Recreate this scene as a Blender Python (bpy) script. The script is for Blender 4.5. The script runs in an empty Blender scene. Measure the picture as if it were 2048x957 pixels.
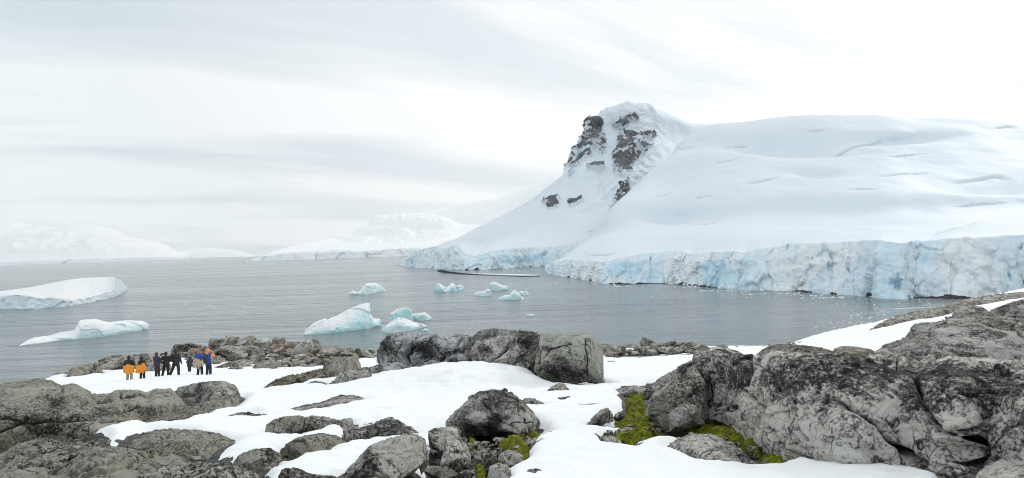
import bpy, bmesh, math, random
import numpy as np
from mathutils import Vector, Matrix

sc = bpy.context.scene
COL = sc.collection
rnd = random.Random(7)
R = math.radians

# ------------------------------------------------------------------ camera
F = 1462.0                      # focal length in pixels of the 2048 wide photograph
CAMZ = 20.0
PITCH, ROLL = 0.0099, 0.0340
C0 = np.array([0.0, 0.0, CAMZ])
FWD = np.array([0.0, math.cos(PITCH), math.sin(PITCH)])
RIGHT = np.array([math.cos(ROLL), 0.0, -math.sin(ROLL)])
RIGHT = RIGHT - FWD * RIGHT.dot(FWD); RIGHT /= np.linalg.norm(RIGHT)
UP = np.cross(RIGHT, FWD)


def ray(px, py):
    px = np.asarray(px, float); py = np.asarray(py, float)
    u = (px - 1024.0) / F; v = (478.5 - py) / F
    d = FWD + u[..., None] * RIGHT + v[..., None] * UP
    return d / d[..., 1:2]


def P(px, py, d):
    return C0 + ray(px, py) * np.asarray(d, float)[..., None]


def project(p):
    q = p - C0
    f = q @ FWD
    return 1024.0 + F * (q @ RIGHT) / f, 478.5 - F * (q @ UP) / f


def dwater(px, py):
    return -CAMZ / ray(px, py)[..., 2]


cam = bpy.data.cameras.new('camera')
cam.sensor_fit = 'HORIZONTAL'; cam.sensor_width = 36.0
cam.lens = 36.0 * F / 2048.0
cam.clip_start = 0.1; cam.clip_end = 60000
co = bpy.data.objects.new('camera', cam); COL.objects.link(co)
M = Matrix(((RIGHT[0], UP[0], -FWD[0]), (RIGHT[1], UP[1], -FWD[1]), (RIGHT[2], UP[2], -FWD[2]))).to_4x4()
M.translation = Vector(C0)
co.matrix_world = M
sc.camera = co

# ------------------------------------------------------------------ noise
def _hash(i, j, k, seed):
    h = (i.astype(np.int64) * 374761393 + j.astype(np.int64) * 668265263 + k.astype(np.int64) * 2147483647 + seed * 974711) & 0xffffffff
    h = ((h ^ (h >> 13)) * 1274126177) & 0xffffffff
    h = ((h ^ (h >> 16)) * 2246822519) & 0xffffffff
    return h ^ (h >> 15)


def gnoise(p, seed=0):
    i = np.floor(p).astype(np.int64); f = p - i
    w = f * f * f * (f * (f * 6 - 15) + 10)
    out = 0
    for dx in (0, 1):
        for dy in (0, 1):
            for dz in (0, 1):
                h = _hash(i[:, 0] + dx, i[:, 1] + dy, i[:, 2] + dz, seed)
                gx = (h & 1023) / 511.5 - 1; gy = ((h >> 10) & 1023) / 511.5 - 1; gz = ((h >> 20) & 1023) / 511.5 - 1
                v = gx * (f[:, 0] - dx) + gy * (f[:, 1] - dy) + gz * (f[:, 2] - dz)
                out = out + v * (w[:, 0] if dx else 1 - w[:, 0]) * (w[:, 1] if dy else 1 - w[:, 1]) * (w[:, 2] if dz else 1 - w[:, 2])
    return out


def fbm(p, octaves=4, seed=0, rough=0.5):
    a, t, s = 1.0, 0, 1.0
    for o in range(octaves):
        t = t + a * gnoise(p * s + o * 17.3, seed + o * 31)
        a *= rough; s *= 2.03
    return t


def ridged(p, octaves=4, seed=0, rough=0.5):
    a, t, s = 1.0, 0, 1.0
    for o in range(octaves):
        t = t + a * (1 - 2.2 * np.abs(gnoise(p * s + o * 11.7, seed + o * 29)))
        a *= rough; s *= 2.07
    return t


def facets(p, seed=0):
    """Chipped rock: every cell of a Worley pattern is a plane of its own. Returns plane height and distance to the cell's border."""
    i = np.floor(p).astype(np.int64)
    n = len(p)
    f1 = np.full(n, 9.0); f2 = np.full(n, 9.0); val = np.zeros(n)
    for dx in (-1, 0, 1):
        for dy in (-1, 0, 1):
            for dz in (-1, 0, 1):
                a, b, c = i[:, 0] + dx, i[:, 1] + dy, i[:, 2] + dz
                h = _hash(a, b, c, seed)
                fx = a + (h & 1023) / 1023.0; fy = b + ((h >> 10) & 1023) / 1023.0; fz = c + ((h >> 20) & 1023) / 1023.0
                d = np.sqrt((p[:, 0] - fx) ** 2 + (p[:, 1] - fy) ** 2 + (p[:, 2] - fz) ** 2)
                h2 = _hash(a, b, c, seed + 77)
                nx = (h2 & 1023) / 511.5 - 1; ny = ((h2 >> 10) & 1023) / 511.5 - 1; nz = ((h2 >> 20) & 1023) / 511.5 - 1
                v = (p[:, 0] - fx) * nx + (p[:, 1] - fy) * ny + (p[:, 2] - fz) * nz + 0.5 * nx
                m = d < f1
                f2 = np.where(m, f1, np.minimum(f2, d)); f1 = np.where(m, d, f1); val = np.where(m, v, val)
    return val, f2 - f1


def sstep(a, b, x):
    t = np.clip((x - a) / (b - a), 0, 1)
    return t * t * (3 - 2 * t)


def polydist(px, py, poly):
    """distance in pixels to a polyline"""
    best = np.full(px.shape, 1e9)
    for (ax, ay), (bx, by) in zip(poly[:-1], poly[1:]):
        vx, vy = bx - ax, by - ay
        t = np.clip(((px - ax) * vx + (py - ay) * vy) / (vx * vx + vy * vy + 1e-9), 0, 1)
        best = np.minimum(best, np.hypot(px - ax - t * vx, py - ay - t * vy))
    return best


def inpoly(px, py, poly):
    ins = np.zeros(px.shape, bool)
    q = list(poly) + [poly[0]]
    for (ax, ay), (bx, by) in zip(q[:-1], q[1:]):
        c = ((ay > py) != (by > py)) & (px < (bx - ax) * (py - ay) / (by - ay + 1e-12) + ax)
        ins ^= c
    return ins


def sdist(px, py, poly):
    d = polydist(px, py, list(poly) + [poly[0]])
    return np.where(inpoly(px, py, poly), d, -d)

# ------------------------------------------------------------------ mesh helpers
def make_mesh(name, V, Fq, smooth=True):
    me = bpy.data.meshes.new(name)
    V = np.ascontiguousarray(V, np.float32); Fq = np.ascontiguousarray(Fq, np.int32)
    me.vertices.add(len(V)); me.vertices.foreach_set('co', V.ravel())
    k = Fq.shape[1]
    me.loops.add(Fq.size); me.loops.foreach_set('vertex_index', Fq.ravel())
    me.polygons.add(len(Fq)); me.polygons.foreach_set('loop_start', np.arange(0, Fq.size, k, dtype=np.int32))
    me.update(calc_edges=True)
    if smooth:
        me.polygons.foreach_set('use_smooth', np.ones(len(Fq), bool))
    me.validate()
    return me


def grid_faces(nu, nv):
    a = np.arange(nu * nv).reshape(nu, nv)
    return np.stack([a[:-1, :-1], a[1:, :-1], a[1:, 1:], a[:-1, 1:]], -1).reshape(-1, 4)


def grid_normals(G):
    du = np.gradient(G, axis=0); dv = np.gradient(G, axis=1)
    n = np.cross(du, dv)
    return n / (np.linalg.norm(n, axis=-1, keepdims=True) + 1e-12)


def attr(me, name, vals):
    a = me.attributes.new(name, 'FLOAT', 'POINT')
    a.data.foreach_set('value', np.ascontiguousarray(vals, np.float32))


def link(name, me, mat=None, parent=None, loc=None):
    o = bpy.data.objects.new(name, me); COL.objects.link(o)
    if mat: me.materials.append(mat)
    if parent is not None: o.parent = parent
    if loc is not None: o.location = loc
    return o


def add_obj(name, V, Fq, mat, parent=None, smooth=True, base=True, attrs=None):
    """one mesh object whose origin is at the middle of its base"""
    V = np.asarray(V, float).reshape(-1, 3)
    org = np.zeros(3)
    if base and parent is None:
        org = np.array([V[:, 0].mean(), V[:, 1].mean(), V[:, 2].min()])
    me = make_mesh(name, V - org, Fq, smooth)
    for k, v in (attrs or {}).items(): attr(me, k, v)
    return link(name, me, mat, parent, tuple(org))


def tag(o, label=None, cat=None, group=None, kind=None):
    if label: o['label'] = label
    if cat: o['category'] = cat
    if group: o['group'] = group
    if kind: o['kind'] = kind
    return o


def empty(name, loc, rz=0):
    o = bpy.data.objects.new(name, None); COL.objects.link(o)
    o.location = loc; o.rotation_euler = (0, 0, rz); o.empty_display_size = .2
    return o

# ------------------------------------------------------------------ materials
class NT:
    def __init__(s, name):
        s.m = bpy.data.materials.new(name); s.m.use_nodes = True
        s.t = s.m.node_tree; s.t.nodes.clear()
        s.out = s.n('ShaderNodeOutputMaterial')
        s.b = s.n('ShaderNodeBsdfPrincipled')
        s.l(s.b, 'BSDF', s.out, 'Surface')

    def n(s, typ, **kw):
        x = s.t.nodes.new(typ)
        for k, v in kw.items(): setattr(x, k, v)
        return x

    def l(s, a, ao, b, bi):
        s.t.links.new(a.outputs[ao] if not hasattr(a, 'is_output') else a, b.inputs[bi])

    def coord(s, scale=(1, 1, 1), rot=(0, 0, 0), rand=True, kind='Object'):
        tc = s.n('ShaderNodeTexCoord'); mp = s.n('ShaderNodeMapping')
        mp.inputs['Scale'].default_value = scale; mp.inputs['Rotation'].default_value = rot
        s.l(tc, kind, mp, 'Vector')
        if rand:
            oi = s.n('ShaderNodeObjectInfo'); mu = s.n('ShaderNodeMath', operation='MULTIPLY'); mu.inputs[1].default_value = 73.0
            s.l(oi, 'Random', mu, 0); s.l(mu, 0, mp, 'Location')
        return mp

    def noise(s, co, scale, detail=6, rough=.6, dist=0.0):
        x = s.n('ShaderNodeTexNoise'); x.inputs['Scale'].default_value = scale; x.inputs['Detail'].default_value = detail
        x.inputs['Roughness'].default_value = rough; x.inputs['Distortion'].default_value = dist
        s.l(co, 0, x, 'Vector'); return x.outputs['Fac']

    def vor(s, co, scale, feature='DISTANCE_TO_EDGE', out='Distance', warp=None, wamt=.3):
        x = s.n('ShaderNodeTexVoronoi', feature=feature); x.inputs['Scale'].default_value = scale
        if warp is not None:
            ma = s.n('ShaderNodeVectorMath', operation='MULTIPLY_ADD')
            s.t.links.new(warp, ma.inputs[0]); ma.inputs[1].default_value = (wamt,) * 3
            s.l(co, 0, ma, 2); s.l(ma, 0, x, 'Vector')
        else:
            s.l(co, 0, x, 'Vector')
        return x.outputs[out]

    def ramp(s, sock, pts, interp='LINEAR'):
        x = s.n('ShaderNodeValToRGB'); x.color_ramp.interpolation = interp
        e = x.color_ramp.elements
        while len(e) > 1: e.remove(e[-1])
        for k, (p, c) in enumerate(pts):
            if isinstance(c, (int, float)): c = (c, c, c)
            el = e[0] if k == 0 else e.new(p)
            el.position = p; el.color = (*c[:3], 1)
        s.t.links.new(sock, x.inputs['Fac']); return x.outputs['Color']

    def mix(s, fac, a, b, mode='MIX'):
        x = s.n('ShaderNodeMix', data_type='RGBA', blend_type=mode, clamp_factor=True)
        for sock, i in ((fac, 0), (a, 6), (b, 7)):
            if hasattr(sock, 'is_output'): s.t.links.new(sock, x.inputs[i])
            elif isinstance(sock, (int, float)): x.inputs[i].default_value = sock if i == 0 else (sock, sock, sock, 1)
            else: x.inputs[i].default_value = (*sock[:3], 1)
        return x.outputs[2]

    def math(s, op, a, b=0.0, c=0.0):
        x = s.n('ShaderNodeMath', operation=op)
        for i, q in enumerate((a, b, c)):
            if hasattr(q, 'is_output'): s.t.links.new(q, x.inputs[i])
            else: x.inputs[i].default_value = q
        return x.outputs[0]

    def attr(s, name):
        x = s.n('ShaderNodeAttribute'); x.attribute_name = name; return x.outputs['Fac']

    def bump(s, height, strength, dist, prev=None):
        x = s.n('ShaderNodeBump'); x.inputs['Strength'].default_value = strength; x.inputs['Distance'].default_value = dist
        s.t.links.new(height, x.inputs['Height'])
        if prev is not None: s.t.links.new(prev, x.inputs['Normal'])
        return x.outputs['Normal']

    def set(s, color=None, rough=None, normal=None, **kw):
        for sock, k in ((color, 'Base Color'), (rough, 'Roughness'), (normal, 'Normal')):
            if sock is None: continue
            if hasattr(sock, 'is_output'): s.t.links.new(sock, s.b.inputs[k])
            else: s.b.inputs[k].default_value = (*sock, 1) if k == 'Base Color' else sock
        for k, v in kw.items(): s.b.inputs[k.replace('_', ' ')].default_value = v
        return s.m


def rock_material(name, dark=(.013, .012, .012), mid=(.16, .157, .15), pale=(.48, .475, .46), speck=.5, tint=None, bias=0.0,
                  crack_scale=1.3, streak_rot=(.5, .3, .6), moss=0.0, k=1.0):
    if name != 'mountain_rock':
        mid = (mid[0] * 1.05, mid[1] * 1.01, mid[2] * .95); pale = (pale[0] * 1.03, pale[1] * 1.005, pale[2] * .96)
    t = NT(name)
    c = t.coord(); cs = t.coord(scale=(1.0, 1.0, 4.5), rot=streak_rot)
    big = t.noise(c, .55 * k, 8, .62, .6)
    midn = t.noise(c, 2.6 * k, 10, .68, .4)
    st = t.noise(cs, 1.5 * k, 9, .68, 1.2)
    fine = t.noise(c, 21 * k, 9, .8)
    tone = t.math('ADD', t.math('MULTIPLY', big, .70), t.math('MULTIPLY', midn, .72))
    tone = t.math('ADD', tone, t.math('SUBTRACT', t.math('MULTIPLY', st, .62), .48))
    tone = t.math('ADD', tone, t.math('MULTIPLY', t.math('SUBTRACT', fine, .5), 2.0 * speck + .35))
    tone = t.math('ADD', tone, t.math('MULTIPLY', t.attr('tone'), .20))
    tone = t.math('ADD', tone, bias + .058)
    col = t.ramp(tone, [(.36, dark), (.46, tuple(.55 * a + .45 * b for a, b in zip(dark, mid))), (.54, mid), (.62, tuple(.5 * (a + b) for a, b in zip(mid, pale))), (.72, pale)])
    # pale crustose lichen dots
    lic = t.ramp(t.vor(c, 9 * k, 'F1', 'Distance', warp=None), [(.16, 1), (.26, 0)])
    licm = t.ramp(t.noise(c, 1.4 * k, 5, .6), [(.5, 0), (.62, 1)])
    lf = t.mix(1.0, lic, licm, 'MULTIPLY')
    col = t.mix(lf, col, tuple(min(.62, 1.25 * x) for x in pale))
    # black lichen blots
    bl = t.ramp(t.noise(c, 5.5 * k, 6, .7, .8), [(.60, 0), (.65, 1)])
    col = t.mix(t.math('MULTIPLY', bl, .8), col, dark)
    if tint:
        col = t.mix(t.ramp(t.noise(c, .8 * k, 4, .6), [(.42, 0), (.6, 1)]), col, t.mix(1.0, col, tint, 'MULTIPLY'))
    if moss:
        mm = t.ramp(t.noise(c, 1.9 * k, 8, .66), [(.60 - moss * .1, 0), (.68 - moss * .1, 1)])
        col = t.mix(t.math('MULTIPLY', mm, .75), col, (.075, .076, .045))
    # dark lines along the joints, darker carved cracks and pits
    warp = t.n('ShaderNodeTexNoise'); warp.inputs['Scale'].default_value = 1.6 * k; warp.inputs['Detail'].default_value = 5
    t.l(c, 0, warp, 'Vector')
    e = t.vor(c, crack_scale * k, warp=warp.outputs['Color'], wamt=.55 / k)
    crk = t.ramp(e, [(.004, 1), (.022, 0)])
    gate = t.ramp(t.noise(c, .9 * k, 3, .6), [(.47, 0), (.56, 1)])
    crk = t.mix(1.0, crk, gate, 'MULTIPLY')
    col = t.mix(t.math('MULTIPLY', crk, .85), col, (.012, .011, .011))
    e2 = t.vor(c, crack_scale * k * 3.6, warp=warp.outputs['Color'], wamt=.45 / k)
    crk2 = t.mix(1.0, t.ramp(e2, [(.010, 1), (.045, 0)]), t.ramp(t.noise(c, 1.7 * k, 4, .65), [(.50, 0), (.60, 1)]), 'MULTIPLY')
    col = t.mix(t.math('MULTIPLY', crk2, .75), col, (.014, .013, .013))
    crk = t.math('MAXIMUM', crk, t.math('MULTIPLY', crk2, .7))
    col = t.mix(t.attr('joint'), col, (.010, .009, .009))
    n = t.bump(st, .65, .16 / k)
    n = t.bump(midn, .6, .10 / k, n)
    n = t.bump(fine, .8, .03 / k, n)
    inv = t.math('SUBTRACT', 1.0, crk)
    n = t.bump(inv, .6, .03 / k, n)
    return t.set(col, .82, n, Specular_IOR_Level=.3)


MR = {
    'grey': rock_material('grey_granite'),
    'pale': rock_material('lichen_granite', speck=.85, bias=.05, mid=(.19, .185, .178), pale=(.64, .63, .605)),
    'speck': rock_material('speckled_granite', speck=1.0, bias=.01, pale=(.50, .49, .46), mid=(.17, .16, .15)),
    'dark': rock_material('dark_granite', bias=-.02, mid=(.135, .13, .123)),
    'blue': rock_material('bluish_granite', mid=(.16, .16, .165), pale=(.46, .465, .475), tint=(.98, .99, 1.03), bias=.0),
    'green': rock_material('green_grey_granite', mid=(.18, .18, .17), pale=(.42, .42, .395), tint=(.98, 1.0, .96), bias=.015),
    'olive': rock_material('olive_slab_granite', mid=(.18, .175, .16), pale=(.37, .36, .33), tint=(.95, .98, .86), bias=.025, speck=.95, moss=.1),
    'shore': rock_material('shore_granite', mid=(.165, .15, .135), pale=(.55, .53, .50), speck=.5, bias=-.01, k=.7, crack_scale=.8),
    'warm': rock_material('warm_shore_stone', mid=(.23, .17, .14), pale=(.52, .44, .39), speck=.5, bias=.03, k=.7),
    'pink': rock_material('guano_stained_stone', mid=(.22, .12, .11), pale=(.5, .40, .38), speck=.6, bias=.0, k=.7),
    'mossy': rock_material('mossy_shore_granite', mid=(.12, .11, .085), pale=(.36, .34, .28), moss=.8, k=.7),
    'cliff': rock_material('mountain_rock', mid=(.115, .115, .125), pale=(.24, .24, .25), k=.02, speck=.4, bias=-.02),
}


def plain(name, color, rough=.75, nscale=12, amp=.18):
    t = NT(name); c = t.coord()
    f = t.noise(c, nscale, 5, .6)
    col = t.mix(t.math('MULTIPLY', f, 1.0), tuple(x * (1 - amp * 1.6) for x in color), tuple(min(1, x * (1 + amp)) for x in color))
    return t.set(col, rough, t.bump(f, .3, .02))


def snow_ground():
    t = NT('snow_and_gravel')
    c = t.coord(rand=False)
    a = t.noise(c, .9, 8, .6); b = t.noise(c, 5.5, 8, .65); f = t.noise(c, 40, 4, .7)
    snow = t.mix(a, (.86, .88, .89), (.92, .922, .92))
    # grains of dirt blown on the snow
    dirt = t.ramp(t.noise(c, 3.1, 9, .75), [(.66, 0), (.75, 1)])
    snow = t.mix(t.math('MULTIPLY', dirt, .22), snow, (.45, .43, .38))
    grit = t.ramp(t.noise(c, 26, 5, .8), [(.665, 0), (.70, 1)])
    snow = t.mix(t.math('MULTIPLY', t.mix(1.0, grit, t.ramp(t.noise(c, .6, 5, .65), [(.46, 0), (.62, 1)]), 'MULTIPLY'), .55), snow, (.22, .20, .17))
    g = t.noise(c, 7, 10, .75)
    gv = t.vor(c, 9, 'F1', 'Distance')
    grav = t.ramp(g, [(.35, (.014, .013, .012)), (.48, (.07, .067, .06)), (.60, (.17, .165, .15)), (.72, (.36, .35, .33))])
    grav = t.mix(.35, grav, t.mix(1.0, grav, t.ramp(gv, [(.1, 1), (.6, .2)]), 'MULTIPLY'))
    m = t.math('GREATER_THAN', t.math('ADD', t.attr('bare'), t.math('MULTIPLY', t.math('SUBTRACT', t.noise(c, 3.5, 6, .65), .5), .9)), .5)
    col = t.mix(m, snow, grav)
    n = t.bump(a, .35, .25); n = t.bump(b, .30, .07, n); n = t.bump(f, .25, .012, n)
    n = t.bump(t.math('MULTIPLY', g, m), .8, .06, n)
    return t.set(col, .7, n, Specular_IOR_Level=.25)


def ice_material(name, base=(.84, .88, .90), blue=(.42, .70, .82), amt=.6, k=1.0, strata=False, bump=.6):
    """snow-topped ice: firn on faces that look up, bluer ice on the steep ones"""
    t = NT(name); c = t.coord(rand=True)
    geo = t.n('ShaderNodeNewGeometry'); sx = t.n('ShaderNodeSeparateXYZ'); t.l(geo, 'Normal', sx, 0)
    up = t.math('ADD', sx.outputs['Z'], t.math('MULTIPLY', t.math('SUBTRACT', t.noise(c, .6 * k, 6, .6), .5), .35))
    steep = t.ramp(up, [(.30, 1), (.68, 0)])
    patch = t.ramp(t.noise(c, .35 * k, 5, .6, .3), [(.38, .25), (.62, 1)])
    ice = t.mix(t.math('MULTIPLY', patch, amt), base, blue)
    vein = t.ramp(t.noise(c, 1.8 * k, 8, .7, .5), [(.35, .0), (.65, .35)])
    ice = t.mix(vein, ice, tuple(.5 * x + .5 for x in blue))
    col = t.mix(steep, (.87, .885, .89), ice)
    if strata:
        ws = t.coord(scale=(.25, .25, 2.2)); s = t.noise(ws, 1.2 * k, 6, .6, .4)
        col = t.mix(t.ramp(s, [(.60, 0), (.68, .3)]), col, tuple(.7 * x for x in blue))
    e = t.noise(c, 1.1 * k, 9, .65, .6); f = t.noise(c, 5 * k, 6, .65)
    n = t.bump(e, bump, .8 / k); n = t.bump(f, bump, .14 / k, n)
    return t.set(col, .45, n, Specular_IOR_Level=.35)


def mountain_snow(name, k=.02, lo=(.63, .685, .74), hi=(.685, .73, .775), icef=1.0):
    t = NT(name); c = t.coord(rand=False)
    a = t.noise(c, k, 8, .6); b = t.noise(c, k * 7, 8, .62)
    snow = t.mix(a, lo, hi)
    cliff = t.math('MULTIPLY', t.attr('cliff'), icef)
    cz0 = t.coord(scale=(1, 1, .6), rand=False)
    blob = t.ramp(t.noise(cz0, k * 1.6, 6, .62, .5), [(.42, 0), (.62, 1)])
    ice = t.mix(blob, (.89, .925, .945), (.67, .84, .94))
    cz = t.coord(scale=(1, 1, .38), rand=False)
    v = t.noise(cz, k * 9, 9, .7, .6)
    ice = t.mix(t.ramp(v, [(.36, .38), (.48, 0)]), ice, (.62, .78, .88))
    ice = t.mix(t.ramp(v, [(.56, 0), (.70, .7)]), ice, (.85, .88, .90))
    deep = t.ramp(t.vor(cz, k * 3.2, warp=None), [(.010, .85), (.045, 0)])
    dg = t.ramp(t.noise(c, k * 3, 4, .6), [(.54, 0), (.62, 1)])
    ice = t.mix(t.mix(1.0, deep, dg, 'MULTIPLY'), ice, (.14, .30, .44))
    ice = t.mix(t.math('MULTIPLY', t.attr('blue'), .6), ice, (.42, .70, .86))
    col = t.mix(cliff, snow, ice)
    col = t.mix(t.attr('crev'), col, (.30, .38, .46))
    n = t.bump(a, .35, .12 / k); n = t.bump(b, .3, .016 / k, n)
    n = t.bump(t.math('MULTIPLY', v, cliff), .8, .05 / k, n)
    return t.set(col, .65, n, Specular_IOR_Level=.25)


def moss_material():
    t = NT('moss'); c = t.coord(rand=False)
    a = t.noise(c, 4.2, 8, .7, .8); b = t.noise(c, 22, 6, .7); d = t.noise(c, .9, 5, .6)
    col = t.ramp(a, [(.30, (.06, .055, .014)), (.42, (.19, .20, .022)), (.54, (.34, .37, .03)), (.66, (.48, .48, .06))])
    col = t.mix(t.ramp(d, [(.52, 0), (.66, .8)]), col, (.15, .088, .018))
    col = t.mix(t.ramp(b, [(.40, .8), (.52, 0)]), col, (.03, .035, .008))
    col = t.mix(t.attr('tone'), col, (.018, .015, .008))
    n = t.bump(a, 1.0, .25); n = t.bump(b, 1.0, .05, n)
    return t.set(col, .95, n, Specular_IOR_Level=.1)


def water_material():
    t = NT('sea_water'); c = t.coord(scale=(.20, .80, 1), rot=(0, 0, .10), rand=False); c2 = t.coord(scale=(.12, 1.0, 1), rot=(0, 0, -.10), rand=False)
    w1 = t.noise(c, .62, 6, .62, .5); w2 = t.noise(c, 2.6, 4, .6, .3); w0 = t.noise(c, .16, 4, .55)
    calm = t.ramp(t.noise(c2, .012, 6, .6, .5), [(.38, .2), (.60, 1.0)])
    h = t.math('ADD', t.math('MULTIPLY', w1, 1.0), t.math('MULTIPLY', w2, .35))
    h = t.math('ADD', h, t.math('MULTIPLY', w0, 7.0))
    h = t.math('MULTIPLY', h, calm)
    n = t.bump(h, .75, .8)
    return t.set((.145, .172, .182), .15, n, IOR=1.38, Specular_IOR_Level=.65)


M_SNOW = snow_ground(); M_MOSS = moss_material(); M_WATER = water_material()
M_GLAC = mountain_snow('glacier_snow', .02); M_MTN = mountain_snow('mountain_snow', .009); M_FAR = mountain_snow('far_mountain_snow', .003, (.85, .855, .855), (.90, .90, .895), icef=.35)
M_BERG = ice_material('berg_ice', base=(.80, .93, .945), amt=.95, blue=(.45, .85, .88), k=.55, bump=.55)
M_BERGW = ice_material('white_berg_ice', amt=.45, k=.35, strata=True)
M_FLOE = ice_material('floe_ice', base=(.80, .90, .92), blue=(.52, .82, .86), amt=.6, k=1.2)
M_BLACK = rock_material('wet_shore_rock', mid=(.02, .018, .017), pale=(.10, .095, .09), dark=(.006, .006, .006), k=.15, bias=-.1)

# ------------------------------------------------------------------ ground
EDGE_PX = [-900, -400, 0, 60, 100, 200, 300, 430, 600, 740, 900, 1100, 1300, 1480, 1600, 1740, 1890, 2048, 2400, 3000]
EDGE_D = [40, 38, 38, 40, 57, 66, 74, 84, 86, 80, 76, 72, 70, 72, 78, 82, 92, 100, 106, 110]


def gauss(X, Y, px, d, amp, sx, sy, rot=0.0):
    x0 = (px - 1024) / F * d
    c, s = math.cos(rot), math.sin(rot)
    u = (X - x0) * c + (Y - d) * s; v = -(X - x0) * s + (Y - d) * c
    return amp * np.exp(-(u / sx) ** 2 - (v / sy) ** 2)


def ground_rel(X, Y, detail=True):
    z = -(1.5 + 0.131 * Y)
    far = sstep(30, 60, Y)
    z = z + far * np.maximum(0, X - 24) * 0.14 * sstep(24, 34, X)
    z = z + gauss(X, Y, 455, 76, 1.7, 8, 9) + gauss(X, Y, 610, 78, 1.1, 8, 8) + gauss(X, Y, 310, 70, .3, 8, 8)
    z = z + gauss(X, Y, 1300, 66, .5, 14, 6)
    z = z + gauss(X, Y, 930, 25.2, .56, 3.4, 1.7, .10) * sstep(1.55, .55, X) + gauss(X, Y, 800, 28, .35, 3.5, 2.5, .1)
    px = 1024 + F * X / np.maximum(Y, 1.0)
    de = np.interp(px, EDGE_PX, EDGE_D)
    over = np.maximum(0, Y - de)
    z = z - over * .62 * sstep(0, 5, over)
    if detail:
        p = np.stack([X, Y, np.zeros_like(X)], -1).reshape(-1, 3)
        n = (.10 * fbm(p * .28, 4, 3) + .05 * fbm(p * 1.3, 5, 5, .6)).reshape(X.shape)
        z = z + n
    return z


def ground_z(X, Y, detail=True):
    return CAMZ + ground_rel(np.asarray(X, float), np.asarray(Y, float), detail)


def ground_d(px, py):
    """distance at which the sight line through a point of the photograph meets the ground"""
    r = ray(px, py)
    shp = r.shape[:-1]; r = r.reshape(-1, 3)
    ds = np.geomspace(3, 130, 170)
    X = r[:, 0:1] * ds; Y = np.broadcast_to(ds, X.shape); Z = CAMZ + r[:, 2:3] * ds
    below = Z < ground_z(X, Y, False)
    k = np.where(below.any(1), below.argmax(1), 169)
    k = np.maximum(k, 1)
    a = np.arange(len(k))
    f0 = (Z - ground_z(X, Y, False))[a, k - 1]; f1 = (Z - ground_z(X, Y, False))[a, k]
    t = np.clip(f0 / (f0 - f1 + 1e-12), 0, 1)
    return (ds[k - 1] + t * (ds[k] - ds[k - 1])).reshape(shp)


BARE = [
    [(-400, 880), (60, 872), (215, 885), (235, 905), (300, 905), (430, 925), (520, 938), (545, 975), (300, 1060), (-400, 1060)],
    [(870, 935), (885, 875), (925, 860), (960, 885), (1040, 870), (1088, 868), (1075, 885), (1062, 905), (1050, 930), (1018, 957), (1000, 1000), (840, 1000), (850, 935)],
    [(1225, 840), (1250, 820), (1235, 795), (1268, 775), (1300, 772), (1400, 840), (1490, 850), (1600, 930), (1590, 937), (1530, 935), (1440, 905), (1330, 880), (1260, 897), (1200, 888), (1205, 870), (1245, 862)],
    [(1850, 840), (2400, 800), (2400, 1100), (1880, 1000), (1890, 900)],
    [(380, 735), (430, 727), (490, 720), (540, 737), (640, 734), (680, 722), (760, 714), (760, 640), (380, 640)],
    [(205, 738), (262, 732), (320, 727), (385, 712), (385, 640), (205, 690)],
    [(1208, 716), (1270, 716), (1330, 712), (1405, 709), (1405, 660), (1285, 660), (1278, 700), (1208, 706)],
    [(680, 890), (740, 893), (760, 880), (745, 850), (690, 855)],
]

# ------------------------------------------------------------------ water
def big_sheet(name, mat, y0, y1, half, z):
    V = [(-half, y0, z), (half, y0, z), (half, y1, z), (-half, y1, z)]
    return add_obj(name, V, np.array([[0, 1, 2, 3]]), mat, base=False, smooth=False)


tag(big_sheet('water', M_WATER, -3000, 11500, 11000, 0.0), 'calm grey sea with fine ripples between the shore and the glacier', None, None, 'structure')
tag(big_sheet('sea_bed', plain('sea_bed_silt', (.05, .06, .06)), -3000, 11500, 11000, -30.0), 'dark bed under the sea', None, None, 'structure')

# ------------------------------------------------------------------ rocks
N_ROCK = [0]
FOOT = []


def resample(line, xs, col=1):
    l = np.array([q[:2] if len(q) == 2 else q for q in line], float) if col < 2 else np.array(line, float)
    return np.interp(xs, l[:, 0], l[:, col])


def settle_outline(p, nu, nv2, yt, lock, hh):
    """after the surface was roughened: raise or lower the crest so that the height of the rock is what was measured"""
    G = p.reshape(nu, nv2, 3)
    w_ = max(3, nu // 9) | 1
    ker = np.hanning(w_ + 2)[1:-1]; ker /= ker.sum(); h_ = w_ // 2
    for _ in range(2):
        py = project(G.reshape(-1, 3))[1].reshape(nu, nv2)
        k = py.argmin(1); top = py[np.arange(nu), k]; dist = G[np.arange(nu), k, 1]
        dl = (top - yt) / F * dist
        dl = np.convolve(np.pad(dl, h_, mode='edge'), ker, 'valid')
        G[..., 2] += dl[:, None] * np.concatenate([[0], hh, [0]])[None]
    return G.reshape(-1, 3)


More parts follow.
